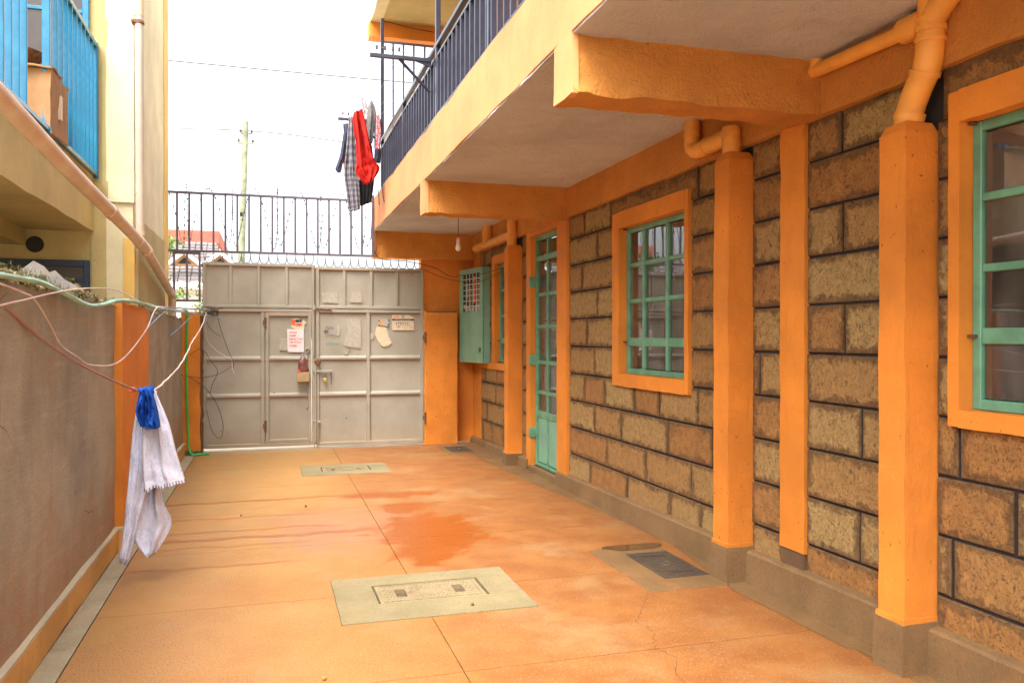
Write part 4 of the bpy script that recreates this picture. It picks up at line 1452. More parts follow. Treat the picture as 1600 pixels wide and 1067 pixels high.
leafs = []
for li, (gx0, gx1, zt, zb) in enumerate(((-0.755, 0.572, 2.312, 0.045), (0.586, 1.955, 2.288, 0.030))):
    lf = bpy.data.objects.new('gate_leaf', None)
    COL.objects.link(lf)
    lf.location = ((gx0 + gx1) / 2, 10.62, zb)
    attach(lf, gate)
    lf['label'] = ('gate leaf with the wicket door and pink notice', 'gate leaf with the torn papers and long bolt')[li]
    leafs.append(lf)
    bar(lf, 'frame_bar', gx0, gx0 + .040, zb, zt)
    bar(lf, 'frame_bar', gx1 - .040, gx1, zb, zt)
    bar(lf, 'frame_bar', gx0 + .040, gx1 - .040, zt - .038, zt)
    bar(lf, 'frame_bar', gx0 + .040, gx1 - .040, zb, zb + .045, .042)
    bar(lf, 'frame_bar', gx0 + .040, gx1 - .040, 1.760, 1.800, .041)
    bar(lf, 'frame_bar', gx0 + .040, gx1 - .040, 1.712, 1.752, .039)
    bar(lf, 'frame_bar', gx0 + .040, gx1 - .040, 1.74, 1.77, .006)
    ups = ((-0.434, -0.105, 0.230), (0.936, 1.276, 1.604))[li]
    for x in ups:
        bar(lf, 'frame_bar', x - .020, x + .020, 1.80, zt - .038, .036)
    xs = [gx0 + .03] + list(ups) + [gx1 - .03]
    for i, (a, b) in enumerate(zip(xs, xs[1:])):
        sheet(lf, a, b, 1.79, zt - .01, li * 20 + i)
    xm = (-0.030, 1.238)[li]
    if li == 0:
        bar(lf, 'frame_bar', xm - .052, xm - .004, zb + .045, 1.712, .040)
        bar(lf, 'frame_bar', xm - .03, xm + .03, zb + .045, 1.712, .012)
        bar(lf, 'frame_bar', xm + .004, xm + .046, .092, 1.706, .044)
        bar(lf, 'frame_bar', 0.488, 0.528, .092, 1.706, .044)
        bar(lf, 'frame_bar', xm + .046, .488, 1.664, 1.706, .043)
        bar(lf, 'frame_bar', xm + .046, .488, .092, .132, .043)
    else:
        bar(lf, 'frame_bar', xm - .022, xm + .022, zb + .045, 1.712, .040)
    cols = ((gx0 + .04, xm - .052 if li == 0 else xm - .022), (xm + .046 if li == 0 else xm + .022, 0.488 if li == 0 else gx1 - .04))
    for ci, (a, b) in enumerate(cols):
        for z in (1.143, .686):
            m = MB()
            yb_, yf = 10.628, 10.592
            prof = [(yb_, z - .022), (yf, z - .022), (yf, z + .000), (yb_ - .006, z + .026), (yb_, z + .026)]
            L_ = [(a + (.0 if q[0] == yb_ else .004), q[0], q[1]) for q in prof]
            R_ = [(b - (.0 if q[0] == yb_ else .004), q[0], q[1]) for q in prof]
            m.v = L_ + R_
            m.f = [tuple(range(5)), tuple(5 + q for q in reversed(range(5)))] + [(q, (q + 1) % 5, 5 + (q + 1) % 5, 5 + q) for q in range(5)]
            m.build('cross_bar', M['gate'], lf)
        for ri, (c, d) in enumerate(((.69, 1.15), (1.15, 1.72), (zb + .03, .69))):
            sheet(lf, a - .012, b + .012, c, d, 100 + li * 20 + ci * 5 + ri)
    # cusped spikes along the top
    n = (12, 13)[li]
    w = (gx1 - gx0 - .03) / n
    for k in range(n):
        x0 = gx0 + .015 + w * k
        P = []
        for i in range(15):
            t = i / 14
            an = math.pi * t
            x = x0 + w / 2 - math.cos(an) * w / 2
            z = zt + .002 + .118 * (1 - math.sin(an)) ** 1.7
            P.append((x, 10.605, z))
        m = MB()
        m.tube(P, [.0035 + .0022 * math.sin(math.pi * i / 14) for i in range(15)], 5)
        m.build('spike', M['greymetal'], lf)
# middle meeting tube, hinges, bolts
bar(leafs[1], 'meeting_strip', .560, .600, .05, 2.28, .008, 10.642)
mb = MB()
mb.tube([(0.579, 10.575, .08), (0.579, 10.575, 1.15)], .013, 8)
mb.tube([(0.556, 10.585, 1.16), (0.556, 10.585, 2.30)], .012, 8)
mb.tube([(0.566, 10.578, -.01), (0.566, 10.578, .34)], .008, 6)
mb.tube([(0.606, 10.578, -.01), (0.606, 10.578, .34)], .008, 6)
mb.build('drop_rod', M['gate'], leafs[1], smooth=50)
bl = MB()
bl.box(.545, .585, 10.565, 10.60, .96, 1.015, .004)
bl.box(.59, .79, 10.572, 10.592, .957, .987, .004)
bl.box(.545, .585, 10.565, 10.60, .335, .365, .004)
bl.box(.60, .64, 10.565, 10.60, .32, .35, .004)
bl.box(.545, .58, 10.565, 10.60, 1.74, 1.80, .004)
bl.build('bolt_plate', M['gate'], leafs[1])
bl = MB()
bl.tube([(.585, 10.575, 1.758), (.77, 10.575, 1.750)], .010, 8)
bl.tube([(.77, 10.575, 1.752), (.772, 10.568, 1.70)], .007, 6)
bl.build('top_bolt', M['rust'], leafs[1], smooth=50)
bl = MB()
bl.tube([(.768, 10.57, .965), (.768, 10.57, .80)], .004, 6)
bl.build('bolt_pin', M['darkwire'], leafs[1], smooth=50)
for (x, z, lf) in ((-0.026, 1.58, 0), (-0.026, .30, 0), (1.972, 1.40, 1), (1.972, .35, 1)):
    m = MB()
    m.tube([(x, 10.578, z - .07), (x, 10.578, z + .07)], .014, 8)
    m.box(x - .03, x + .004, 10.58, 10.592, z - .03, z + .03, .003)
    m.build('hinge', M['rust'], leafs[lf], smooth=40)
lk = MB()
lk.box(.452, .512, 10.568, 10.586, 1.205, 1.275, .004)
lk.build('latch_box', M['gate'], leafs[0])
m = MB()
m.tube([(.482 + .022 * math.cos(a), 10.560, 1.228 + .022 * math.sin(a)) for a in [math.pi * k / 8 - .3 for k in range(10)]], .006, 6)
m.build('latch_ring', M['rust'], leafs[0], smooth=50)
cv = MB()
cv.lathe([(.001, -.03), (.030, -.028), (.040, -.012), (.030, .0), (.001, .004)], (.602, 10.58, 1.09), 12, 'y')
cv.build('chain_hole_cover', M['rust'], leafs[1], smooth=50)
th = MB()
th.rough_box(-0.76, 1.96, 10.58, 10.72, -.03, .006, .05, .003)
structure(th.build('gate_threshold', M['gutter'], None, smooth=40), 'pale cement threshold under the gate')

# wrapped lock hanging on the wicket, and the brass padlock
pl_ = thing('covered_lock', (.42, 10.57, 1.0), 'tan lock cover on the wicket door wrapped in a maroon plastic bag', 'lock')
B('lock_cover', M['tanbox'], pl_, .350, .500, 10.50, 10.582, .845, .965, .006)
m = MB()
for j in range(15):
    t = j / 14
    z = .955 + .20 * t
    rx_, ry_ = .062 * (1.05 - .25 * t) * (1 - t ** 5 * .6), .040 * (1 - t ** 4 * .6)
    for k in range(18):
        a = 2 * math.pi * k / 18
        w = 1 + .22 * noise.noise(Vector((math.cos(a) * 2.2, math.sin(a) * 2.2, t * 3.5)))
        m.v.append((.425 + rx_ * w * math.cos(a) + .006 * math.sin(t * 7), 10.545 + ry_ * w * math.sin(a), z))
for j in range(14):
    for k in range(18):
        m.f.append((j * 18 + k, j * 18 + (k + 1) % 18, (j + 1) * 18 + (k + 1) % 18, (j + 1) * 18 + k))
m.f.append(tuple(range(18)))
m.f.append(tuple(14 * 18 + k for k in range(18)))
m.build('plastic_wrap', M['maroon'], pl_, smooth=70)
B('red_tag', M['redspot'], pl_, .356, .386, 10.494, 10.51, .962, .998, .004)
m = MB()
m.tube([(.40, 10.56, 1.13), (.402, 10.56, 1.175), (.42, 10.56, 1.19), (.44, 10.56, 1.175), (.442, 10.56, 1.12)], .007, 8)
m.build('shackle', M['steel'], pl_, smooth=60)

pk = thing('brass_padlock', (.692, 10.565, .88), 'small brass padlock hanging from the long bolt on the gate', 'padlock')
B('lock_body', M['brass'], pk, .667, .717, 10.550, 10.572, .835, .885, .006)
m = MB()
m.tube(smooth_path([(.676, 10.561, .88), (.676, 10.561, .935), (.692, 10.561, .965), (.708, 10.561, .935), (.708, 10.561, .88)], 5), .006, 8)
m.build('shackle', M['steel'], pk, smooth=60)


# papers and marks on the gate; y just proud of the sheet
def paper(name, mat, pts, label, y=10.6125, cat='notice', group=None, t=.0015):
    m = MB()
    c = sum((Vector((p[0], 0, p[1])) for p in pts), Vector()) / len(pts)
    rim = [(p[0], y - (.004 if i % 2 else .001), p[1]) for i, p in enumerate(pts)]
    back = [(p[0], y + t, p[1]) for p in pts]
    m.v = rim + back
    n = len(pts)
    m.f.append(tuple(range(n)))
    m.f.append(tuple(n + k for k in reversed(range(n))))
    for k in range(n):
        m.f.append((k, (k + 1) % n, n + (k + 1) % n, n + k))
    o = m.build(name, mat)
    return tag(o, label, cat, group)


def text(body, size, x, z, y, mat, parent, name='lettering', align='LEFT', sx=1.0):
    cu = bpy.data.curves.new(name, 'FONT')
    cu.body = body
    cu.size = size
    cu.align_x = align
    cu.offset = size * 0.012
    cu.extrude = .0003
    cu.materials.append(mat)
    o = bpy.data.objects.new(name, cu)
    COL.objects.link(o)
    o.rotation_euler = (R(90), 0, 0)
    o.scale = (sx, 1, 1)
    o.location = (x, y, z)
    bpy.context.view_layer.update()
    me = bpy.data.meshes.new_from_object(o.evaluated_get(bpy.context.evaluated_depsgraph_get()))
    me.name = name
    me.materials.clear()
    me.materials.append(mat)
    mo = bpy.data.objects.new(name, me)
    COL.objects.link(mo)
    mo.rotation_euler = o.rotation_euler
    mo.scale = o.scale
    mo.location = o.location
    bpy.data.objects.remove(o)
    attach(mo, parent)
    return mo


def rect(x0, x1, z0, z1, j=.004):
    u = lambda: random.uniform(-j, j)
    return [(x0 + u(), z0 + u()), (x1 + u(), z0 + u()), (x1 + u(), z1 + u()), (x0 + u(), z1 + u())]


GP = 'papers stuck on the gate'
nt = paper('pink_notice', M['paperpink'], rect(.238, .438, 1.215, 1.506), 'pink notice with red writing stuck on the wicket door', y=10.602, group=GP)
for i, ln in enumerate(('NOTICE', 'PLEASE', 'ENSURE THAT', 'THE GATE IS', 'CLOSED')):
    text(ln, .030, .258, 1.452 - i * .041, 10.596, M['inkred'], nt, sx=.86)
paper('blank_paper', M['paper'], rect(.145, .262, 1.240, 1.392), 'blank cream paper half tucked behind the pink notice', y=10.608, group=GP)
sk = paper('torn_sticker', M['papertan'], [(.285, 1.52), (.30, 1.515), (.355, 1.50), (.44, 1.495), (.445, 1.56), (.47, 1.58), (.43, 1.625), (.425, 1.60), (.36, 1.64), (.30, 1.635)], 'torn sticker with red and blue print above the pink notice', y=10.609, group=GP)
for (a, b, c, d, mt_) in ((.290, .33, 1.575, 1.625, 'redspot'), (.335, .385, 1.588, 1.622, 'bluewin'), (.292, .34, 1.555, 1.572, 'redspot'), (.345, .41, 1.545, 1.575, 'redspot'), (.388, .41, 1.59, 1.62, 'inkblack')):
    B('printed_patch', M[mt_], sk, a, b, 10.603, 10.6045, c, d, 0)
cs = paper('census_sticker', M['papertan'], [(1.546, 1.492), (1.829, 1.492), (1.829, 1.655), (1.772, 1.690), (1.546, 1.690)], 'tan numbered sticker with a dark heading bar on the right gate leaf', y=10.610, group=GP)
B('heading_bar', M['inkblack'], cs, 1.546, 1.829, 10.6045, 10.6055, 1.618, 1.640, 0)
text('2019 POPULATION CENSUS', .0175, 1.6875, 1.622, 10.6038, M['paper'], cs, align='CENTER')
text('4 7 0 5 7 3', .036, 1.590, 1.568, 10.6045, M['inkblack'], cs, sx=1.05)
text('1 4', .030, 1.602, 1.527, 10.6045, M['inkblack'], cs, sx=1.05)
B('print_line', M['inkgrey'], cs, 1.63, 1.73, 10.6045, 10.6055, 1.598, 1.602, 0)
B('print_line', M['inkgrey'], cs, 1.63, 1.77, 10.6045, 10.6055, 1.551, 1.555, 0)
m = MB()
m.tube([(1.687 + .013 * math.cos(a), 10.6045, 1.667 + .013 * math.sin(a)) for a in [2 * math.pi * k / 16 for k in range(16)]], .003, 5, closed=True)
m.build('crest', M['bluewin'], cs)
B('red_print', M['redspot'], cs, 1.565, 1.63, 10.6045, 10.6055, 1.662, 1.674, 0)
qs = paper('square_sticker', M['paper'], rect(1.376, 1.502, 1.545, 1.642), 'small pale sticker with an orange patch and black corners', y=10.610, group=GP)
for (a, c) in ((1.372, 1.604), (1.492, 1.612), (1.372, 1.545), (1.488, 1.553)):
    B('black_corner', M['inkblack'], qs, a, a + .016, 10.6045, 10.6058, c, c + .018, 0)
B('orange_patch', M['orangespot'], qs, 1.383, 1.408, 10.6045, 10.6056, 1.556, 1.612, 0)
B('orange_patch', M['orangespot'], qs, 1.4085, 1.428, 10.6045, 10.6056, 1.552, 1.572, 0)
paper('torn_paper', M['paper'], rect(.660, .856, 1.832, 1.972, .008), 'bleached paper on the upper gate beside the meeting bar', y=10.609, group=GP)
paper('torn_paper', M['paper'], [(1.01, 1.845), (1.162, 1.842), (1.158, 1.96), (1.11, 1.985), (1.08, 1.97), (1.0, 2.0), (1.02, 1.95)], 'ragged bleached paper on the upper gate, second from the meeting bar', y=10.609, group=GP)
paper('torn_paper', M['paper'], [(.93, 1.30), (.975, 1.28), (1.14, 1.255), (1.152, 1.45), (1.145, 1.64), (1.03, 1.645), (.96, 1.64), (.985, 1.50), (.96, 1.40)], 'large faded torn paper in the middle of the right gate leaf', y=10.611, group=GP)
paper('torn_paper', M['paper'], [(.845, 1.425), (.87, 1.415), (.888, 1.45), (.882, 1.52), (.865, 1.555), (.845, 1.55), (.852, 1.49)], 'thin torn strip left of the large faded paper', y=10.610, group=GP)
paper('torn_paper', M['paper'], [(.93, 1.205), (.95, 1.185), (.97, 1.20), (1.0, 1.25), (1.02, 1.255), (.99, 1.225), (.985, 1.19), (.96, 1.175), (.945, 1.215), (.95, 1.25)], 'scrap of torn paper below the large faded paper', y=10.610, group=GP)
paper('torn_paper', M['papertan'], [(1.325, 1.45), (1.36, 1.36), (1.40, 1.30), (1.44, 1.275), (1.50, 1.285), (1.54, 1.33), (1.50, 1.42), (1.47, 1.53), (1.345, 1.54)], 'smeared remains of a torn poster under the square sticker', y=10.612, group=GP)
paper('torn_paper', M['paper'], [(1.262, 1.36), (1.30, 1.375), (1.318, 1.42), (1.30, 1.455), (1.262, 1.45)], 'pale scrap of paper beside the smeared poster remains', y=10.610, group=GP)
# marker scrawl
for i, (x, z, L) in enumerate(((.70, 1.53, .10), (.70, 1.44, .13), (.70, 1.335, .17))):
    P = []
    for k in range(26):
        t = k / 25
        P.append((x + L * t + .008 * math.sin(k * 2.1), 10.607, z + .018 * math.sin(k * 1.7 + i) * (1 - .3 * t)))
    m = MB()
    m.tube(smooth_path(P, 3), .0022, 4)
    m.build('marker_scrawl', M['inkteal' if i == 2 else 'inkgrey'], leafs[1])

# gate pillars
pr = thing('gate_pillar', (2.19, 10.6, 0), 'stubby weathered orange pillar right of the gate', 'pillar', 'gate pillars')
RB('shaft', M['orange_dirty'], pr, 1.985, 2.405, 10.585, 10.765, 0, 1.725, 0.06, 0.012, 5)
m = MB()
m.rough_box(1.99, 2.40, 10.59, 10.765, 1.715, 1.74, .05, .010, 7)
m.build('mossy_top', M['lintel'], pr, smooth=40)
m = MB()
m.rough_box(1.966, 1.990, 10.60, 10.76, 0.0, 1.74, .03, .009, 14)
m.build('chipped_edge', M['orange_rough'], pr, smooth=50)
pl2 = thing('gate_pillar', (-0.85, 10.42, 0), 'weathered orange pillar left of the gate with a mossy foot', 'pillar', 'gate pillars')
RB('shaft', M['orange_dirty'], pl2, -0.975, -0.770, 10.395, 10.70, 0.03, 1.70, 0.05, 0.012, 5)
m = MB()
m.rough_box(-0.772, -0.748, 10.42, 10.60, 0.02, 1.66, .025, .012, 16)
m.build('flaking_edge', M['lintel'], pl2, smooth=50)
m = MB()
m.rough_box(-0.985, -0.760, 10.385, 10.70, 0.0, 0.055, .03, .012, 12)
m.build('mossy_foot', M['moss'], pl2, smooth=50)

# ------------------------------------------------------------------ boundary wall on the left
bw = thing('boundary_wall', (-1.0, 3.5, 0), 'grey plastered boundary wall topped with moss, rubble and broken glass', 'wall')
m = MB()
m.rough_box(-1.10, -0.965, -6.0, 10.70, 0, 1.615, 0.12, 0.010, 2.2)
m.build('wall_body', M['wall_left'], bw, smooth=40)
RB('pilaster', M['orange'], bw, -1.12, -0.918, 5.92, 7.14, 0.14, 1.625, 0.08, 0.007, 5)
sk = MB()
for (a, b, x) in ((-6.0, 5.89, -0.938), (7.17, 10.40, -0.938), (5.87, 7.19, -0.892)):
    sk.rough_box(-1.0, x, a, b, 0, 0.138, 0.10, 0.005, 4)
sk.build('skirting', M['skirt'], bw, smooth=40)
sk = MB()
for (a, b, x) in ((-6.0, 5.885, -0.936), (7.175, 10.40, -0.936), (5.868, 7.192, -0.890)):
    sk.rough_box(-0.995, x, a, b, 0.136, 0.152, 0.06, 0.004, 6)
sk.build('skirting_ledge', M['skirt_top'], bw, smooth=40)
# rubble and moss along the top
rg = random.Random(5)
rb_, ms_ = MB(), MB()


def chunk(mb, c, s):
    bm = bmesh.new()
    bmesh.ops.create_icosphere(bm, subdivisions=1, radius=1)
    q = Matrix.Rotation(rg.uniform(0, 6), 3, Vector((rg.uniform(-1, 1), rg.uniform(-1, 1), 1)).normalized())
    sc = Vector((rg.uniform(.6, 1.3), rg.uniform(.6, 1.3), rg.uniform(.35, .9))) * s
    for v in bm.verts:
        p = v.co * (1 + .35 * noise.noise(v.co * 1.7 + Vector(c) * 9))
        p = Vector((p.x * sc.x, p.y * sc.y, p.z * sc.z))
        v.co = q @ p + Vector(c)
    mb.add_bm(bm)


y = -1.0
while y < 10.3:
    heap = .04 * max(0, noise.noise(Vector((y * .9, 2.2, 0))) + .35) + .085 * max(0, min(1, (5.9 - y) / .9)) * (.75 + .5 * noise.noise(Vector((y * 2.3, 0, 1))))
    for k in range(16 if y < 6 else 5):
        x = rg.uniform(-1.10, -0.955)
        f = 1 - abs(x + 1.03) / .09
        chunk(rb_ if rg.random() < .55 else ms_, (x, y + rg.uniform(-.05, .05), 1.612 + max(0, f) * heap * rg.random()), rg.uniform(.006, .021))
    y += .055 if y < 6.5 else .11
o = rb_.build('crumbling_topping', M['rubble'], bw, smooth=25)
o['kind'] = 'stuff'
# moss tufts: little blades
for k in range(2600):
    y = rg.choice((rg.uniform(3.3, 10.2), rg.uniform(3.6, 6.6)))
    x = rg.uniform(-1.09, -0.955)
    z = 1.612 + (.085 * max(0, min(1, (5.9 - y) / .9)) * max(0, 1 - abs(x + 1.03) / .09) + .012) * rg.random() ** .5
    h, l = rg.uniform(.006, .032), rg.uniform(-.014, .014)
    w = rg.uniform(.0012, .003)
    a = rg.uniform(0, 3.14)
    dx, dy = math.cos(a) * w, math.sin(a) * w
    ms_.poly([(x - dx, y - dy, z), (x + dx, y + dy, z), (x + l, y + l, z + h)])
for k in range(420):        # straw hanging over the face
    y = rg.uniform(3.4, 8.5)
    x = -0.957
    z = 1.612
    h = rg.uniform(.02, .08) * (.5 + max(0, noise.noise(Vector((y * 1.4, 0, 4)))))
    w = rg.uniform(.001, .0022)
    ms_.poly([(x, y - w, z), (x, y + w, z), (x + rg.uniform(.003, .02), y + rg.uniform(-.02, .02), z - h)])
o = ms_.build('dry_moss', M['moss'], bw)
o['kind'] = 'stuff'
for (yy_, s, tilt) in ((4.08, .075, .5), (4.46, .15, .35), (4.66, .13, .9), (4.84, .10, -.2), (5.35, .06, .4), (5.9, .045, -.4)):
    m = MB()
    P = [(q[0] * rg.uniform(.8, 1.25), q[1] * rg.uniform(.75, 1.1)) for q in [(-.75, 0), (-.8, .5), (-.45, .78), (-.05, .72), (.4, .42), (.95, .22), (.9, 0)]]
    A = [(-1.035 + p[0] * s * .62, yy_ + p[0] * s * .55 + .3 * tilt * p[1] * s, 1.635 + p[1] * s * 1.05) for p in P]
    Bk = [(p[0] - .004, p[1] + .006, p[2]) for p in A]
    n = len(P)
    m.v = A + Bk
    m.f = [tuple(range(n)), tuple(n + k for k in reversed(range(n)))] + [(k, (k + 1) % n, n + (k + 1) % n, n + k) for k in range(n)]
    m.build('glass_shard', M['shard'], bw)
# dead leaves and twigs over the pilaster
tw = MB()
for k in range(60):
    c = Vector((rg.uniform(-1.06, -.93), rg.uniform(5.95, 7.1), 1.63))
    d = Vector((rg.uniform(-.03, .05), rg.uniform(-.06, .06), rg.uniform(0, .045)))
    tw.tube([c, c + d * .5 + Vector((0, 0, .01)), c + d], .002, 4)
o = tw.build('dead_twigs', M['rust'], bw)
o['kind'] = 'stuff'

# ------------------------------------------------------------------ cream building on the left
lb = thing('cream_building', (-1.6, 8.5, 0), 'cream yellow apartment building with blue balcony railing behind the boundary wall', 'building')
XW = -1.15
WY = 8.0
RB('front_wall', M['cream'], lb, -4.6, XW - .01, WY, WY + .2, 0, 6.0, 0.22, 0.010, 2.5, skip='f')
RB('side_wall', M['cream_pale'], lb, XW - .22, XW, WY - .004, 10.40, 0, 6.0, 0.2, 0.008, 2)  # sunlit look of this face painted in with a paler render
RB('end_column', M['cream_deep'], lb, XW - .25, XW + .012, 10.22, 10.62, 0, 6.0, 0.12, 0.010, 2)
m = MB()
m.rough_box(XW - .005, XW + .016, 8.30, 10.22, 1.2, 2.50, .08, .006, 5)
m.build('render_patch', M['cream'], lb, smooth=40)
RB('corner_band', M['cream_pale'], lb, XW - .20, XW + .012, WY - .030, WY + .05, 2.60, 6.0, 0.08, 0.006)
RB('corner_stub', M['cream_deep'], lb, XW - .08, XW + .012, WY - .022, WY + .05, 0, 2.28, 0.08, 0.006)
RB('lower_band', M['cream'], lb, -1.485, XW - .22, WY - .02, WY + .05, 0, 2.62, 0.12, 0.008)
B('far_wall', M['cream_pale'], lb, -3.2, -3.0, 2.6, WY, 0, 4.6, 0)
RB('balcony_slab', M['cream'], lb, -3.0, -1.47, 2.6, WY, 2.335, 2.80, 0.12, 0.012, 2)
RB('slab_beam', M['cream'], lb, -2.95, -2.0, 2.5, WY - .02, 2.20, 2.34, 0.2, 0.008)
B('roof_slab', M['cream_pale'], lb, -4.6, -1.2, 7.9, 10.6, 6.0, 6.2, 0)
vt = MB()
vt.lathe([(.001, 0), (.062, 0), (.070, .012), (.062, .03), (.001, .03)], (-1.93, WY - .028, 2.205), 24, 'y')
vt.build('round_vent', M['black'], lb, smooth=40)
# windows in the wall that faces down the courtyard
for (x0, x1, z0, z1, zb) in ((-2.72, -1.50, 1.05, 2.075, 1.9), (-2.60, -1.50, 3.35, 4.75, 4.25)):
    w = bpy.data.objects.new('window', None)
    COL.objects.link(w)
    w.location = ((x0 + x1) / 2, WY, z0)
    attach(w, lb)
    f = MB()
    yq0, yq1 = WY - .035, WY + .02
    f.box(x0, x0 + .05, yq0, yq1, z0, z1, .004)
    f.box(x1 - .05, x1, yq0, yq1, z0, z1, .004)
    f.box(x0 + .05, x1 - .05, yq0, yq1, z1 - .06, z1, .004)
    f.box(x0 + .05, x1 - .05, yq0, yq1, z0, z0 + .05, .004)
    xm = (x0 + x1) / 2 - .05
    f.box(xm - .02, xm + .02, yq0 + .003, yq1, z0 + .05, z1 - .06, .003)
    f.box(x0 + .05, xm - .02, yq0 + .004, yq1, zb - .015, zb + .015, .003)
    f.box(xm + .02, x1 - .05, yq0 + .004, yq1, zb - .015, zb + .015, .003)
    f.build('frame', M['bluewin'] if z0 < 2 else M['blue'], w)
    for (a, b) in ((x0 + .05, xm - .02), (xm + .02, x1 - .05)):
        for (c, d) in ((z0 + .05, zb - .015), (zb + .015, z1 - .06)):
            B('pane', M['darkpane'], w, a, b, WY - .018, WY - .014, c, d, 0)
            B('dark_room_sheet', M['black'], w, a, b, WY - .008, WY - .004, c, d, 0)  # black sheet standing in for the darkness of the room
# blue balcony railing
XR = -1.452
br = bpy.data.objects.new('balcony_railing', None)
COL.objects.link(br)
br.location = (XR, 5, 2.82)
attach(br, lb)
br['label'] = 'bright blue railing of flat upright bars'
m = MB()
m.box(XR - .022, XR + .022, -1.0, 7.98, 3.945, 3.985, .004)
m.box(XR - .02, XR + .02, -1.0, 7.98, 2.815, 2.850, .004)
m.build('rail', M['blue'], br)
first = None
y = 7.95
k = 0
while y > 2.0:
    if not (5.86 < y < 6.24 or 4.9 < y < 5.0):
        if first is None:
            m = MB()
            m.box(XR - .019, XR + .019, y - .009, y + .009, 2.85, 3.946, .003)
            first = m.build('baluster', M['blue'], br)
            fy = y
        else:
            share(first, 'baluster', br, (0, y - fy, 0))
    y -= .156
for y in (7.97, 6.32, 4.72):
    B('post', M['blue'], br, XR - .026, XR + .026, y - .02, y + .02, 2.80, 4.06 if y < 7 else 3.99, .004)
RB('railing_kerb', M['cream'], lb, -1.56, -1.465, -1.0, 7.99, 2.79, 2.815, 0.1, 0.005)

# things kept on that balcony
bxo = thing('cardboard_box', (-1.75, 6.65, 2.81), 'torn brown cardboard box behind the blue railing', 'box')
m = MB()
m.rough_box(-1.98, -1.420, 6.30, 6.80, 2.818, 3.24, .06, .014, 6)
m.build('carton', M['cardboard'], bxo, smooth=40)
m = MB()
m.rough_box(-1.99, -1.415, 6.27, 6.55, 3.245, 3.258, .05, .018, 9)
m.rough_box(-1.98, -1.430, 6.57, 6.84, 3.235, 3.248, .05, .020, 9)
m.build('flap', M['cardboard'], bxo, smooth=40)
B('tape', M['pvc'], bxo, -1.985, -1.408, 6.52, 6.57, 2.95, 3.12, 0)
bas = thing('plastic_basin', (-1.75, 6.66, 3.36), 'dark brown basin standing on the cardboard box', 'basin')
m = MB()
m.lathe([(.001, 0), (.10, 0), (.19, .10), (.215, .13), (.20, .13), (.10, .02), (.001, .02)], (-1.72, 6.52, 3.265), 26)
m.build('bowl', M['rust'], bas, smooth=40)
ch = thing('hanging_cloth', (-1.72, 6.02, 3.9), 'beige cloth hanging in the gap of the blue railing', 'cloth')
garment('drape', M['drape'], 6.30, [(-1.86, 4.35), (-1.84, 4.0), (-1.82, 3.65), (-1.80, 3.42)], [(-1.50, 4.35), (-1.55, 4.0), (-1.64, 3.65), (-1.74, 3.42)], '', .03, 3, .4, 21, parent=ch)
tag(garment('orange_cloth', M['yellowcloth'], 6.55, [(-1.50, 4.05), (-1.49, 3.96), (-1.47, 3.90)], [(-1.40, 4.05), (-1.42, 3.96), (-1.45, 3.90)], 'x', .02, 2, .3, 22), 'small orange rag draped over the blue railing', 'cloth')

# drain pipes
dp = thing('drain_pipe', (-1.07, 7.0, 2.3), 'long sloping weathered brown pipe running under the blue balcony', 'pipe', 'drain pipes on the cream building')
P1 = [(-1.06, 2.4, 2.44), (-1.06, 3.86, 2.392), (-1.06, 5.0, 2.335), (-1.06, 6.5, 2.28), (-1.06, 7.9, 2.215)]
m = MB()
m.tube(smooth_path(P1, 5), .045, 18)
m.build('sloping_run', M['pvc'], dp, smooth=50)
m = MB()
m.tube(smooth_path([(-1.06, 7.9, 2.215), (-1.06, 8.6, 2.13), (-1.06, 10.12, 1.91)], 5), .044, 18)
m.tube(smooth_path([(-1.06, 10.12, 1.91), (-1.06, 10.22, 1.88), (-1.06, 10.25, 1.80), (-1.06, 10.25, 1.62)], 5), .044, 18)
m.build('lower_run', M['pvc'], dp, smooth=50)
for a, b, r_ in (((-1.06, 6.28, 2.289), (-1.06, 6.48, 2.281), .050), ((-1.06, 7.60, 2.228), (-1.06, 8.02, 2.203), .051), ((-1.06, 8.08, 2.196), (-1.06, 8.20, 2.182), .054)):
    m = MB()
    m.tube([a, b], r_, 18)
    m.build('socket', M['pvc'], dp, smooth=50)
vp = thing('downpipe', (-1.085, 7.92, 2.3), 'grey vertical downpipe on the corner of the cream building', 'pipe', 'drain pipes on the cream building')
m = MB()
m.tube([(-1.085, 7.935, 2.24), (-1.09, 7.935, 4.3), (-1.10, 7.94, 5.9)], .036, 16)
m.build('pipe_run', M['greypvc'], vp, smooth=50)
for a, b, r_ in (((-1.085, 7.935, 2.30), (-1.085, 7.935, 2.345), .044), ((-1.092, 7.937, 4.25), (-1.092, 7.937, 4.45), .041)):
    m = MB()
    m.tube([a, b], r_, 16)
    m.build('socket', M['pvc'], vp, smooth=50)
B('clip', M['rust'], vp, -1.15, -1.05, 7.895, 7.975, 4.18, 4.21, .003)

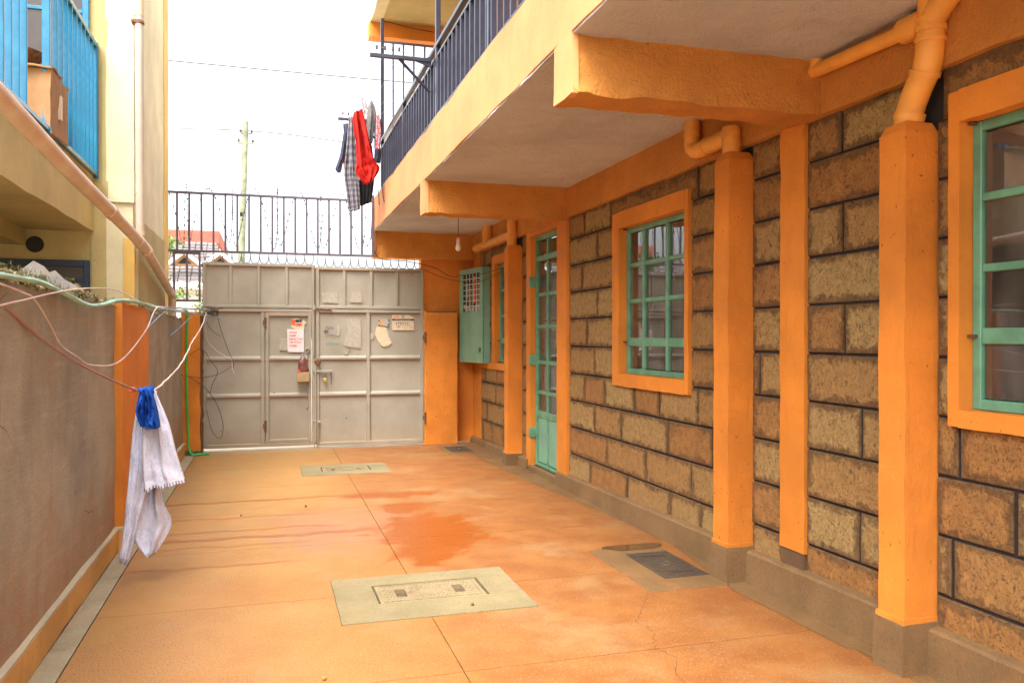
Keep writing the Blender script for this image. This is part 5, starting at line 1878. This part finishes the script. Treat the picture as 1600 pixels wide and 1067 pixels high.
# ------------------------------------------------------------------ steel fence panel over the gate
fp = thing('fence_panel', (0.05, 10.6, 2.44), 'long grey barred steel panel spanning above the gate', 'fence')
YF = 10.60
m = MB()
m.box(-1.19, 1.315, YF - .018, YF + .018, 3.130, 3.158, .003)
m.box(-1.19, 1.315, YF - .018, YF + .018, 2.428, 2.456, .003)
m.build('rail', M['greymetal'], fp)
first = None
for k in range(19):
    x = -1.178 + .1375 * k
    if x > 1.31: break
    if first is None:
        first = B('upright_bar', M['greymetal'], fp, x - .012, x + .012, YF - .012, YF + .012, 2.456, 3.130, .002)
        fx = x
    else:
        share(first, 'upright_bar', fp, (x - fx, 0, 0))
m = MB()
m.box(1.285, 1.315, YF - .015, YF + .015, 2.456, 3.22, .002)
m.build('end_post', M['greymetal'], fp)
fs = thing('fence_panel', (-0.93, 10.6, 1.84), 'small grey three-bar steel panel beside the gate top', 'fence')
for (a, b, c, d) in ((-1.088, -1.062, 1.83, 2.428), (-0.942, -0.918, 1.855, 2.428), (-0.800, -0.774, 1.83, 2.428)):
    B('upright_bar', M['greymetal'], fs, a, b, YF - .013, YF + .013, c, d, .002)
B('rail', M['greymetal'], fs, -1.062, -.800, YF - .014, YF + .014, 1.83, 1.856, .002)
tp = MB()
tp.box(-1.062, -.942, YF - .014, YF + .014, 2.400, 2.4285, .002)
tp.box(-.918, -.800, YF - .014, YF + .014, 2.400, 2.4285, .002)
tp.build('top_rail', M['greymetal'], fs)

# razor wire coil behind it
rz = thing('razor_wire', (0.05, 11.0, 2.7), 'loose coil of rusty razor wire behind the barred panel', 'razor wire')
P = []
rg = random.Random(3)
turns = 10
for k in range(turns * 26):
    t = k / 26
    a = 2 * math.pi * t
    rr = .36 + .10 * noise.noise(Vector((t * .6, 1, 0)))
    P.append(Vector((-1.25 + 2.75 * k / (turns * 26) + .10 * math.sin(a * .5), 11.02 + rr * .55 * math.sin(a), 2.93 + rr * math.cos(a) + .07 * noise.noise(Vector((t * .9, 5, 2))))))
m = MB()
m.tube(P, .0038, 4)
m.build('coil', M['darkwire'], rz)
bm_ = MB()
for k in range(0, len(P) - 1, 1):
    d = (P[k + 1] - P[k]).normalized()
    s = Vector((rg.uniform(-1, 1), rg.uniform(-1, 1), rg.uniform(-1, 1))).cross(d).normalized()
    c = P[k]
    bm_.poly([c - d * .018 , c + s * .013, c + d * .018, c - s * .013])
o = bm_.build('barb', M['darkwire'], rz)
o['kind'] = 'stuff'
m = MB()
m.box(-.335, -.30, 11.0, 11.01, 2.94, 2.99)
m.build('snagged_scrap', M['darkwire'], rz)

# ------------------------------------------------------------------ meter box, bulb, cables
mbx = thing('meter_box', (2.57, 10.3, 1.1), 'sea green electricity meter cabinet with a meshed window on the right wall', 'meter box')
bx0, by0, by1, bz0, bz1 = 2.590, 9.93, 10.60, 1.075, 2.285
sh = MB()
wz0, wz1 = 1.73, 2.22
sh.box(bx0 + .004, 2.675, by0, by1, bz0, bz0 + .01)
sh.box(bx0 + .004, 2.675, by0, by1, bz1 - .01, bz1)
sh.box(bx0 + .004, 2.675, by0, by0 + .01, bz0 + .01, bz1 - .01)
sh.box(bx0 + .004, 2.675, by1 - .01, by1, bz0 + .01, bz1 - .01)
sh.box(2.655, 2.675, by0 + .01, by1 - .01, bz0 + .01, bz1 - .01)
sh.build('cabinet', M['green_box'], mbx)


def swung(mb):
    """the door stands ajar: swing it on its near edge"""
    a = R(11)
    mb.v = [(bx0 + (x - bx0) * math.cos(a) - (y - by0) * math.sin(a), by0 + (x - bx0) * math.sin(a) + (y - by0) * math.cos(a), z) for x, y, z in mb.v]
    return mb


wy0, wy1 = by0 + .09, by0 + .60
by2 = by0 + .71
dr = MB()
dr.box(bx0 - .012, bx0, by0, by2, bz0, wz0, .003)
dr.box(bx0 - .012, bx0, by0, by2, wz1, bz1, .003)
dr.box(bx0 - .012, bx0, by0, wy0, wz0, wz1, .003)
dr.box(bx0 - .012, bx0, wy1, by2, wz0, wz1, .003)
swung(dr).build('door', M['green_box'], mbx, label='cabinet door standing slightly ajar')
for k in range(1, 7):
    z = wz0 + (wz1 - wz0) * k / 7
    m = MB()
    m.box(bx0 - .010, bx0 - .004, wy0, wy1, z - .005, z + .005)
    swung(m).build('mesh_bar', M['grille'], mbx)
for k in range(1, 5):
    y = wy0 + (wy1 - wy0) * k / 5
    m = MB()
    m.box(bx0 - .0095, bx0 - .0045, y - .007, y + .007, wz0, wz1)
    swung(m).build('mesh_bar', M['grille'], mbx)
m = MB()
m.box(bx0 + .002, bx0 + .006, wy0 - .02, wy1 + .02, wz0 - .02, wz1 + .02)
swung(m).build('dark_backing', M['black'], mbx)
for k, (f, w_, z0_, z1_, mt_) in enumerate(((.12, .12, 1.80, 2.12, 'maroon'), (.36, .10, 1.84, 2.18, 'redspot'), (.60, .14, 1.78, 2.05, 'maroon'), (.80, .08, 1.9, 2.1, 'paper'))):
    m = MB()
    m.box(bx0 - .002, bx0 + .001, wy0 + (wy1 - wy0) * f - w_ * .35, wy0 + (wy1 - wy0) * f + w_ * .35, z0_, z1_)
    swung(m).build('meter', M[mt_], mbx)
m = MB()
for k in range(6):
    y = wy0 + .04 + k * .085
    m.rough_box(bx0 - .003, bx0 + .0015, y - .035, y + .035, wz0 + .005, wz0 + .05 + .04 * rg.random(), .02, .010, 18)
swung(m).build('stuffed_paper', M['paper'], mbx, smooth=50)
m = MB()
m.box(bx0 - .03, bx0 - .012, by0 + .05, by0 + .08, 1.21, 1.27, .003)
swung(m).build('latch', M['rust'], mbx)

lamp = thing('hanging_bulb', (1.964, 8.6, 2.4), 'bare unlit bulb hanging on a short flex from the balcony soffit', 'light bulb')
m = MB()
m.tube(smooth_path([(1.975, 8.6, 2.772), (1.968, 8.6, 2.70), (1.964, 8.6, 2.60), (1.964, 8.6, 2.46)], 5), .004, 6)
m.build('flex', M['rust'], lamp, smooth=60)
m = MB()
m.lathe([(.001, .075), (.012, .075), (.016, .06), (.021, .055), (.021, 0), (.001, 0)], (1.964, 8.6, 2.395), 14)
m.build('lamp_holder', M['paleplast'], lamp, smooth=40)
m = MB()
m.lathe([(.001, -.072), (.016, -.068), (.028, -.052), (.031, -.036), (.026, -.016), (.016, 0), (.013, .006), (.001, .006)], (1.964, 8.6, 2.394), 18)
m.build('glass_bulb', M['bulb'], lamp, smooth=60)

cable('loose_wire', M['darkwire'], [(1.312, 9.75, 3.24), (1.305, 9.7, 3.10), (1.312, 9.62, 2.98)], .005, 'dark wire end drooping over the balcony edge under the washing, the longer of two', 'wire', n=5)
cable('loose_wire', M['darkwire'], [(1.312, 10.15, 3.22), (1.308, 10.1, 3.12), (1.312, 10.08, 3.02)], .005, 'shorter dark wire end drooping over the balcony edge near its far corner', 'wire', n=5)
CB = 'loose wires and cables strung across the courtyard'
cable('clothes_rope', M['pinkrope'], [(-0.995, 2.6, 1.62), (-0.995, 3.2, 1.556), (-0.965, 3.6, 1.505), (-0.945, 4.0, 1.397), (-0.876, 4.5, 1.257), (-0.691, 4.95, 1.103), (-0.616, 5.0, 1.094)], .0065, 'dusty pink rope sloping down to the hanging tablecloth', 'rope', CB)
cable('clothes_rope', M['paleplast'], [(-0.616, 5.0, 1.094), (-0.629, 5.8, 1.127), (-0.631, 6.8, 1.212), (-0.661, 8.0, 1.353), (-0.666, 9.3, 1.529), (-0.694, 10.35, 1.695)], .006, 'pale twisted cord rising from the tablecloth to the wires at the gate', 'rope', CB, jit=.006)
cable('white_cable', M['paleplast'], [(-0.94, 3.0, 1.47), (-0.935, 3.6, 1.538), (-0.93, 4.4, 1.625), (-0.93, 5.2, 1.682), (-0.915, 5.9, 1.695), (-0.90, 7.0, 1.652), (-0.845, 8.5, 1.665), (-0.75, 10.3, 1.72)], .004, 'thin pale cable arching along the top of the boundary wall', 'cable', CB)
cable('white_cable', M['paleplast'], [(-0.94, 3.1, 1.61), (-0.94, 3.7, 1.58), (-0.94, 3.9, 1.552), (-0.93, 4.1, 1.454), (-0.93, 4.3, 1.361), (-0.925, 4.6, 1.303), (-0.915, 4.9, 1.250), (-0.885, 5.6, 1.250), (-0.87, 6.6, 1.443), (-0.871, 7.2, 1.629), (-0.90, 8.0, 1.668)], .0045, 'pale cable drooping in a loop across the boundary wall and pilaster', 'cable', CB)
cable('garden_hose', M['hose'], [(-0.95, 2.8, 1.615), (-0.945, 3.6, 1.632), (-0.945, 4.0, 1.638), (-0.940, 4.5, 1.605), (-0.935, 4.9, 1.575), (-0.93, 5.25, 1.588), (-0.90, 5.8, 1.640), (-0.905, 7.0, 1.655), (-0.93, 8.6, 1.660), (-0.93, 10.2, 1.70)], .0125, 'pale green hose lying along the top edge of the boundary wall', 'hose')
cable('green_hose', M['hose2'], [(-0.93, 10.15, 1.71), (-0.906, 10.35, 1.68), (-0.914, 10.37, 1.302), (-0.915, 10.37, 0.852), (-0.905, 10.37, 0.401), (-0.890, 10.36, 0.099), (-0.855, 10.33, 0.020), (-0.78, 10.34, 0.018), (-0.665, 10.38, 0.018)], .0135, 'bright green hose running down beside the left gate pillar', 'hose')
cable('blue_cable', M['bluecable'], [(-0.92, 6.6, 1.648), (-0.91, 8.0, 1.672), (-0.857, 9.6, 1.715), (-0.701, 10.40, 1.735)], .008, 'faded blue cable lying along the boundary wall top towards the gate', 'cable', CB, jit=.004)
cable('blue_cable', M['bluecable'], [(-0.92, 8.2, 1.672), (-0.88, 8.8, 1.662), (-0.817, 9.9, 1.667), (-0.644, 10.4, 1.652), (-0.531, 10.45, 1.623)], .008, 'frayed blue cable end poking out in front of the gate', 'cable', CB, jit=.004)
cable('blue_cable', M['bluecable'], [(-0.925, 7.2, 1.478), (-0.905, 7.6, 1.564), (-0.90, 8.3, 1.66)], .006, 'short blue cable end slanting down right after the orange pilaster', 'cable', CB)
cable('blue_cable', M['bluecable'], [(-0.905, 8.6, 1.419), (-0.862, 9.3, 1.529), (-0.807, 10.2, 1.70)], .006, 'short blue cable end slanting down near the left gate pillar', 'cable', CB)
W_ = [([(-0.589, 10.45, 1.731), (-0.548, 10.5, 1.532), (-0.476, 10.5, 1.299), (-0.403, 10.5, 1.105), (-0.395, 10.5, 1.027)], 'thin dark wire hanging straight down over the left gate leaf'),
      ([(-0.73, 10.4, 1.65), (-0.65, 10.5, 1.493), (-0.541, 10.5, 1.408)], 'short dark wire stub at the top of the left gate leaf'),
      ([(-0.883, 10.35, 1.189), (-0.752, 10.37, 1.263), (-0.648, 10.45, 1.108), (-0.576, 10.45, 0.992), (-0.634, 10.45, 0.839), (-0.663, 10.45, 0.724)], 'thin dark wire bending like an elbow beside the left gate pillar'),
      ([(-0.879, 10.36, 0.926), (-0.717, 10.38, 0.805), (-0.593, 10.48, 0.605), (-0.52, 10.48, 0.371), (-0.528, 10.48, 0.217), (-0.579, 10.48, 0.188), (-0.651, 10.48, 0.298), (-0.701, 10.48, 0.531)], 'thin dark wire looping low over the left gate leaf'),
      ([(-0.982, 10.2, 0.97), (-0.785, 10.35, 0.923), (-0.576, 10.45, 0.954), (-0.417, 10.5, 1.05)], 'thin dark wire crossing level in front of the left gate pillar')]
for P, lab in W_:
    cable('loose_wire', M['darkwire'], P, .0035, lab, 'wire', CB, n=5)
cable('loose_wire', M['paleplast'], [(-0.70, 10.42, 1.70), (-0.705, 10.45, 1.415), (-0.614, 10.5, 1.261), (-0.469, 10.5, 1.16), (-0.417, 10.5, 1.128), (-0.41, 10.5, 1.027), (-0.388, 10.5, 0.949)], .004, 'pale wire with a curled white end in front of the gate', 'wire', CB, n=5)
tg = MB()
for k in range(9):
    c = Vector((-0.66 + rg.uniform(-.05, .06), 10.42 + rg.uniform(-.03, .03), 1.70 + rg.uniform(-.03, .03)))
    rr = rg.uniform(.03, .075)
    ax = rg.uniform(0, 3.1)
    pts = []
    for i in range(16):
        a = 2 * math.pi * i / 12 + ax
        pts.append(c + Vector((rr * 1.2 * math.cos(a), .03 * math.sin(a + ax), rr * math.sin(a) * .7)))
    tg.tube(pts, .003, 5)
tg.tube(smooth_path([(-.66, 10.42, 1.71), (-.58, 10.43, 1.73), (-.52, 10.43, 1.76), (-.525, 10.43, 1.735)], 5), .004, 5)
tag(tg.build('wire_tangle', M['darkwire'], None, smooth=60), 'tangle of dark wire where the cables meet at the left gate pillar', 'wire', CB)
tg2 = MB()
for k in range(4):
    c = Vector((-0.80 + rg.uniform(-.03, .03), 9.7, 1.02 + rg.uniform(-.03, .03)))
    tg2.tube([c + Vector((.05 * math.cos(a * 1.3 + k), .03 * math.sin(a), .045 * math.sin(a + k))) for a in [i * .5 for i in range(12)]], .0025, 5)
cable('service_wire', M['darkwire'], [(1.265, 10.55, 2.90), (1.30, 10.62, 2.60), (1.398, 10.64, 2.42), (1.748, 10.6, 2.385), (2.091, 10.56, 2.307), (2.26, 10.3, 2.18), (2.375, 9.95, 2.178), (2.46, 9.5, 2.159), (2.488, 8.75, 2.165)], .005, 'black service wire looping from the balcony corner past the meter box', 'wire', CB, n=5)
cable('service_wire', M['darkwire'], [(1.923, 10.62, 2.303), (2.155, 10.5, 2.190), (2.334, 10.05, 2.10), (2.452, 9.6, 2.070), (2.488, 8.74, 2.13)], .004, 'lower black service wire running to the meter box', 'wire', CB, n=5)
cable('service_wire', M['darkwire'], [(1.27, 10.62, 5.47), (1.5, 10.60, 5.46), (1.75, 10.62, 5.43), (2.1, 10.62, 5.40)], .005, 'dark wire drooping under the upper balcony slab', 'wire', CB, n=5)

# ------------------------------------------------------------------ tablecloth and blue shorts on the rope
tc = thing('tablecloth', (-0.64, 5.0, 1.08), 'white printed tablecloth with scalloped hem hanging from the pink rope', 'tablecloth')
garment('long_fall', M['lace'], 5.03, [(-0.675, 1.098), (-0.722, 0.923), (-0.749, 0.638), (-0.775, 0.353), (-0.800, 0.158)], [(-0.600, 1.096), (-0.615, 0.921), (-0.632, 0.633), (-0.700, 0.349), (-0.758, 0.115)], '', .055, 2, .5, 31, parent=tc, rows=40, ring=48)
garment('front_fold', M['lace'], 4.945, [(-0.655, 1.100), (-0.668, 0.909), (-0.668, 0.713), (-0.660, 0.545)], [(-0.598, 1.098), (-0.530, 0.923), (-0.491, 0.759), (-0.442, 0.588)], '', .05, 3, .5, 32, parent=tc, rows=34, ring=56)
garment('lower_fold', M['lace'], 5.06, [(-0.674, 0.80), (-0.685, 0.50), (-0.735, 0.280), (-0.668, 0.155)], [(-0.560, 0.80), (-0.580, 0.50), (-0.530, 0.330), (-0.620, 0.160)], '', .05, 3, .6, 33, parent=tc, rows=34, ring=48)
bp = thing('blue_shorts', (-0.64, 4.92, 1.05), 'royal blue crumpled shorts pegged over the white tablecloth', 'clothing')
garment('leg', M['bluecloth'], 4.905, [(-0.670, 1.115), (-0.692, 1.02), (-0.690, 0.965), (-0.672, 0.915)], [(-0.628, 1.118), (-0.640, 1.02), (-0.640, 0.96), (-0.640, 0.905)], '', .05, 3, .8, 34, parent=bp)
garment('leg', M['bluecloth'], 4.885, [(-0.655, 1.112), (-0.640, 1.02), (-0.645, 0.95), (-0.640, 0.900)], [(-0.610, 1.115), (-0.585, 1.02), (-0.572, 0.95), (-0.566, 0.905)], '', .055, 3, .9, 35, parent=bp)
garment('waistband', M['bluecloth'], 4.90, [(-0.690, 1.118), (-0.672, 1.095), (-0.665, 1.07)], [(-0.600, 1.135), (-0.600, 1.10), (-0.605, 1.07)], '', .045, 4, .8, 36, parent=bp)
m = MB()
m.box(-.735, -.700, 4.93, 4.945, 1.098, 1.125, .004)
m.build('peg', M['redspot'], bp)

# litter on the floor
rgl = random.Random(9)
for i, (x, y, s, mt_, lab) in enumerate(((.30, 6.95, .018, 'rust', 'small brown pebble on the floor in front of the gate stain'), (-.20, 6.75, .010, 'rust', 'tiny dark crumb on the floor near the runnels'), (1.02, 4.14, .013, 'rust', 'small brown stone on the nearest manhole surround'), (.22, 3.42, .012, 'orangespot', 'scrap of orange peel on the floor nearest the camera'))):
    m = MB()
    chunk(m, (x, y, .004 + s * .4), s)
    tag(m.build('pebble', M[mt_], None, smooth=30), lab, 'pebble')

# ------------------------------------------------------------------ beyond the gate
pole = thing('utility_pole', (-0.85, 30, 0), 'tall pale lichen-covered wooden utility pole beyond the gate', 'utility pole')
m = MB()
m.tube([(-0.95, 30, -.1), (-.86, 30, 4.2), (-0.72, 30, 8.85), (-0.715, 30, 8.92)], [.125, .115, .10, .07], 14)
m.build('shaft', M['wood'], pole, smooth=50)
m = MB()
m.box(-.98, -.45, 29.93, 29.99, 8.10, 8.17)
m.box(-.90, -.50, 29.93, 29.99, 8.45, 8.50)
m.build('cross_arm', M['wood'], pole)
for (x, z) in ((-.95, 8.17), (-.48, 8.17), (-.88, 8.5), (-.52, 8.5)):
    m = MB()
    m.lathe([(.001, 0), (.03, 0), (.045, .05), (.03, .10), (.001, .13)], (x, 29.96, z), 10)
    m.build('insulator', M['darkwire'], pole, smooth=50)
OW = 'overhead wires in the sky'
for i, (P, lab) in enumerate((([(-25, 34, 8.0), (-10, 31, 8.0), (-.88, 30, 8.58), (8, 31, 8.2), (22, 34, 8.6)], 'overhead wire meeting the top of the utility pole'),
                              ([(-12, 26, 9.6), (0, 25, 9.2), (12, 24, 8.9)], 'overhead wire crossing the sky midway above the pole'),
                              ([(-14, 27, 12.6), (0, 26, 12.2), (14, 25, 12.3)], 'highest overhead wire crossing the sky'))):
    cable('overhead_wire', M['darkwire'], P, .016, lab, 'overhead wire', OW, n=4, sub=10)

h1 = thing('peach_house', (-4, 31, 0), 'peach house with a flat red roof edge and louvred vents beyond the fence', 'house')
B('wall', M['peachwall'], h1, -9, -2.05, 30.6, 36, 0, 4.62, 0)
B('roof_edge', M['redroof'], h1, -9.4, -1.58, 30.0, 36.4, 4.62, 5.06, .01)
for x in (-5.3, -4.05, -2.95):
    v = B('louvre_vent', M['whitetrim'], h1, x, x + .62, 30.55, 30.62, 4.28, 4.55, .005)
    for k in range(4):
        B('slat', M['darkwire'], v, x + .04, x + .58, 30.53, 30.56, 4.31 + k * .058, 4.34 + k * .058, 0)
h2 = thing('tiled_house', (-2.5, 23, 0), 'house with a grey tiled hip roof and white gablets just beyond the gate', 'house')
B('wall', M['whitetrim'], h2, -7.2, -1.0, 22.9, 28, 0, 2.60, 0)
B('eaves_board', M['whitetrim'], h2, -7.6, -0.55, 22.38, 22.46, 2.62, 2.80, .01)
rows = 13
for k in range(rows):
    t0, t1 = k / rows, (k + 1) / rows
    z0, z1 = 2.78 + 1.25 * t0, 2.78 + 1.25 * t1
    y0, y1 = 22.45 + 2.0 * t0, 22.45 + 2.0 * t1
    xr0, xr1 = -0.55 - .85 * t0, -0.55 - .85 * t1
    m = MB()
    x = -7.6
    while x < xr0 - .05:
        xe = min(x + .30, xr0)
        j = random.uniform(0, .02)
        m.poly([(x + .012, y0 - .04, z0 + .028 + j), (xe - .012, y0 - .04, z0 + .028 + j), (min(xe - .012, xr1 + .02), y1, z1 + .012 + j), (min(x + .012, xr1), y1, z1 + .012 + j)])
        m.poly([(x + .012, y0 - .04, z0 - .01), (xe - .012, y0 - .04, z0 - .01), (xe - .012, y0 - .04, z0 + .028 + j), (x + .012, y0 - .04, z0 + .028 + j)])
        x += .30
    m.build('tile_course', M['rooftile'], h2)
m = MB()
m.poly([(-7.6, 22.46, 2.76), (-.55, 22.46, 2.76), (-1.4, 24.45, 4.02), (-7.6, 24.45, 4.02)])
m.poly([(-.55, 22.46, 2.76), (-.55, 28, 2.76), (-1.4, 26, 4.02), (-1.4, 24.45, 4.02)])
m.build('roof_deck', M['rooftile'], h2)
for xg in (-2.05, -1.18):
    g_ = bpy.data.objects.new('gablet', None)
    COL.objects.link(g_)
    g_.location = (xg, 22.6, 3.3)
    attach(g_, h2)
    m = MB()
    for s in (-1, 1):
        m.quad((xg, 22.50, 3.66), (xg, 22.72, 3.66), (xg + s * .46, 22.72, 3.28), (xg + s * .46, 22.50, 3.28))
        m.quad((xg, 22.50, 3.54), (xg, 22.72, 3.54), (xg + s * .46, 22.72, 3.16), (xg + s * .46, 22.50, 3.16))
        m.quad((xg, 22.50, 3.66), (xg + s * .46, 22.50, 3.28), (xg + s * .46, 22.50, 3.16), (xg, 22.50, 3.54))
    m.build('barge_board', M['whitetrim'], g_)
    m = MB()
    m.poly([(xg - .36, 22.70, 3.24), (xg + .36, 22.70, 3.24), (xg, 22.70, 3.54)])
    m.build('gable_face', M['peachwall'], g_)
    m = MB()
    m.poly([(xg - .17, 22.685, 3.30), (xg + .17, 22.685, 3.30), (xg, 22.685, 3.46)])
    m.build('vent', M['black'], g_)


def tree(c, h, n, spread, label, seed):
    t = thing('young_tree', c, label, 'tree', 'young trees beyond the gate')
    rt = random.Random(seed)
    m = MB()
    base = Vector(c)
    tips = []
    m.tube(smooth_path([base, base + Vector((.03, 0, h * .4)), base + Vector((-.02, .03, h * .7)), base + Vector((.02, 0, h * .95))], 4), [.035 - .029 * i / 12 for i in range(13)], 7)
    for k in range(17):
        z = h * rt.uniform(.35, .95)
        a = rt.uniform(0, 6.28)
        L = spread * rt.uniform(.5, 1.0) * (1.15 - z / h * .6)
        s = base + Vector((0, 0, z))
        e = s + Vector((math.cos(a) * L, math.sin(a) * L, L * rt.uniform(.1, .7)))
        mid = (s + e) / 2 + Vector((0, 0, .05))
        m.tube([s, mid, e], [.009, .006, .003], 5)
        tips += [s.lerp(e, rt.uniform(.3, 1.05)) for _ in range(n // 17)]
    m.build('trunk', M['bark'], t)
    lf = MB()
    for p in tips:
        for q in range(3):
            c0 = p + Vector((rt.gauss(0, .07), rt.gauss(0, .07), rt.gauss(0, .06)))
            d = Vector((rt.uniform(-1, 1), rt.uniform(-1, 1), rt.uniform(-.8, .3))).normalized() * rt.uniform(.028, .055)
            s = d.cross(Vector((rt.uniform(-1, 1), rt.uniform(-1, 1), rt.uniform(-1, 1)))).normalized() * d.length * .42
            lf.poly([c0 - d, c0 + s, c0 + d, c0 - s])
    o = lf.build('crown', M['leaf'], t)
    o['kind'] = 'stuff'


tree((-1.62, 14.6, 0), 3.05, 420, .55, 'leafy young tree beyond the gate, closest to the cream building', 1)
tree((-1.02, 15.4, 0), 2.75, 190, .42, 'sparse young tree seen through the small barred panel', 2)
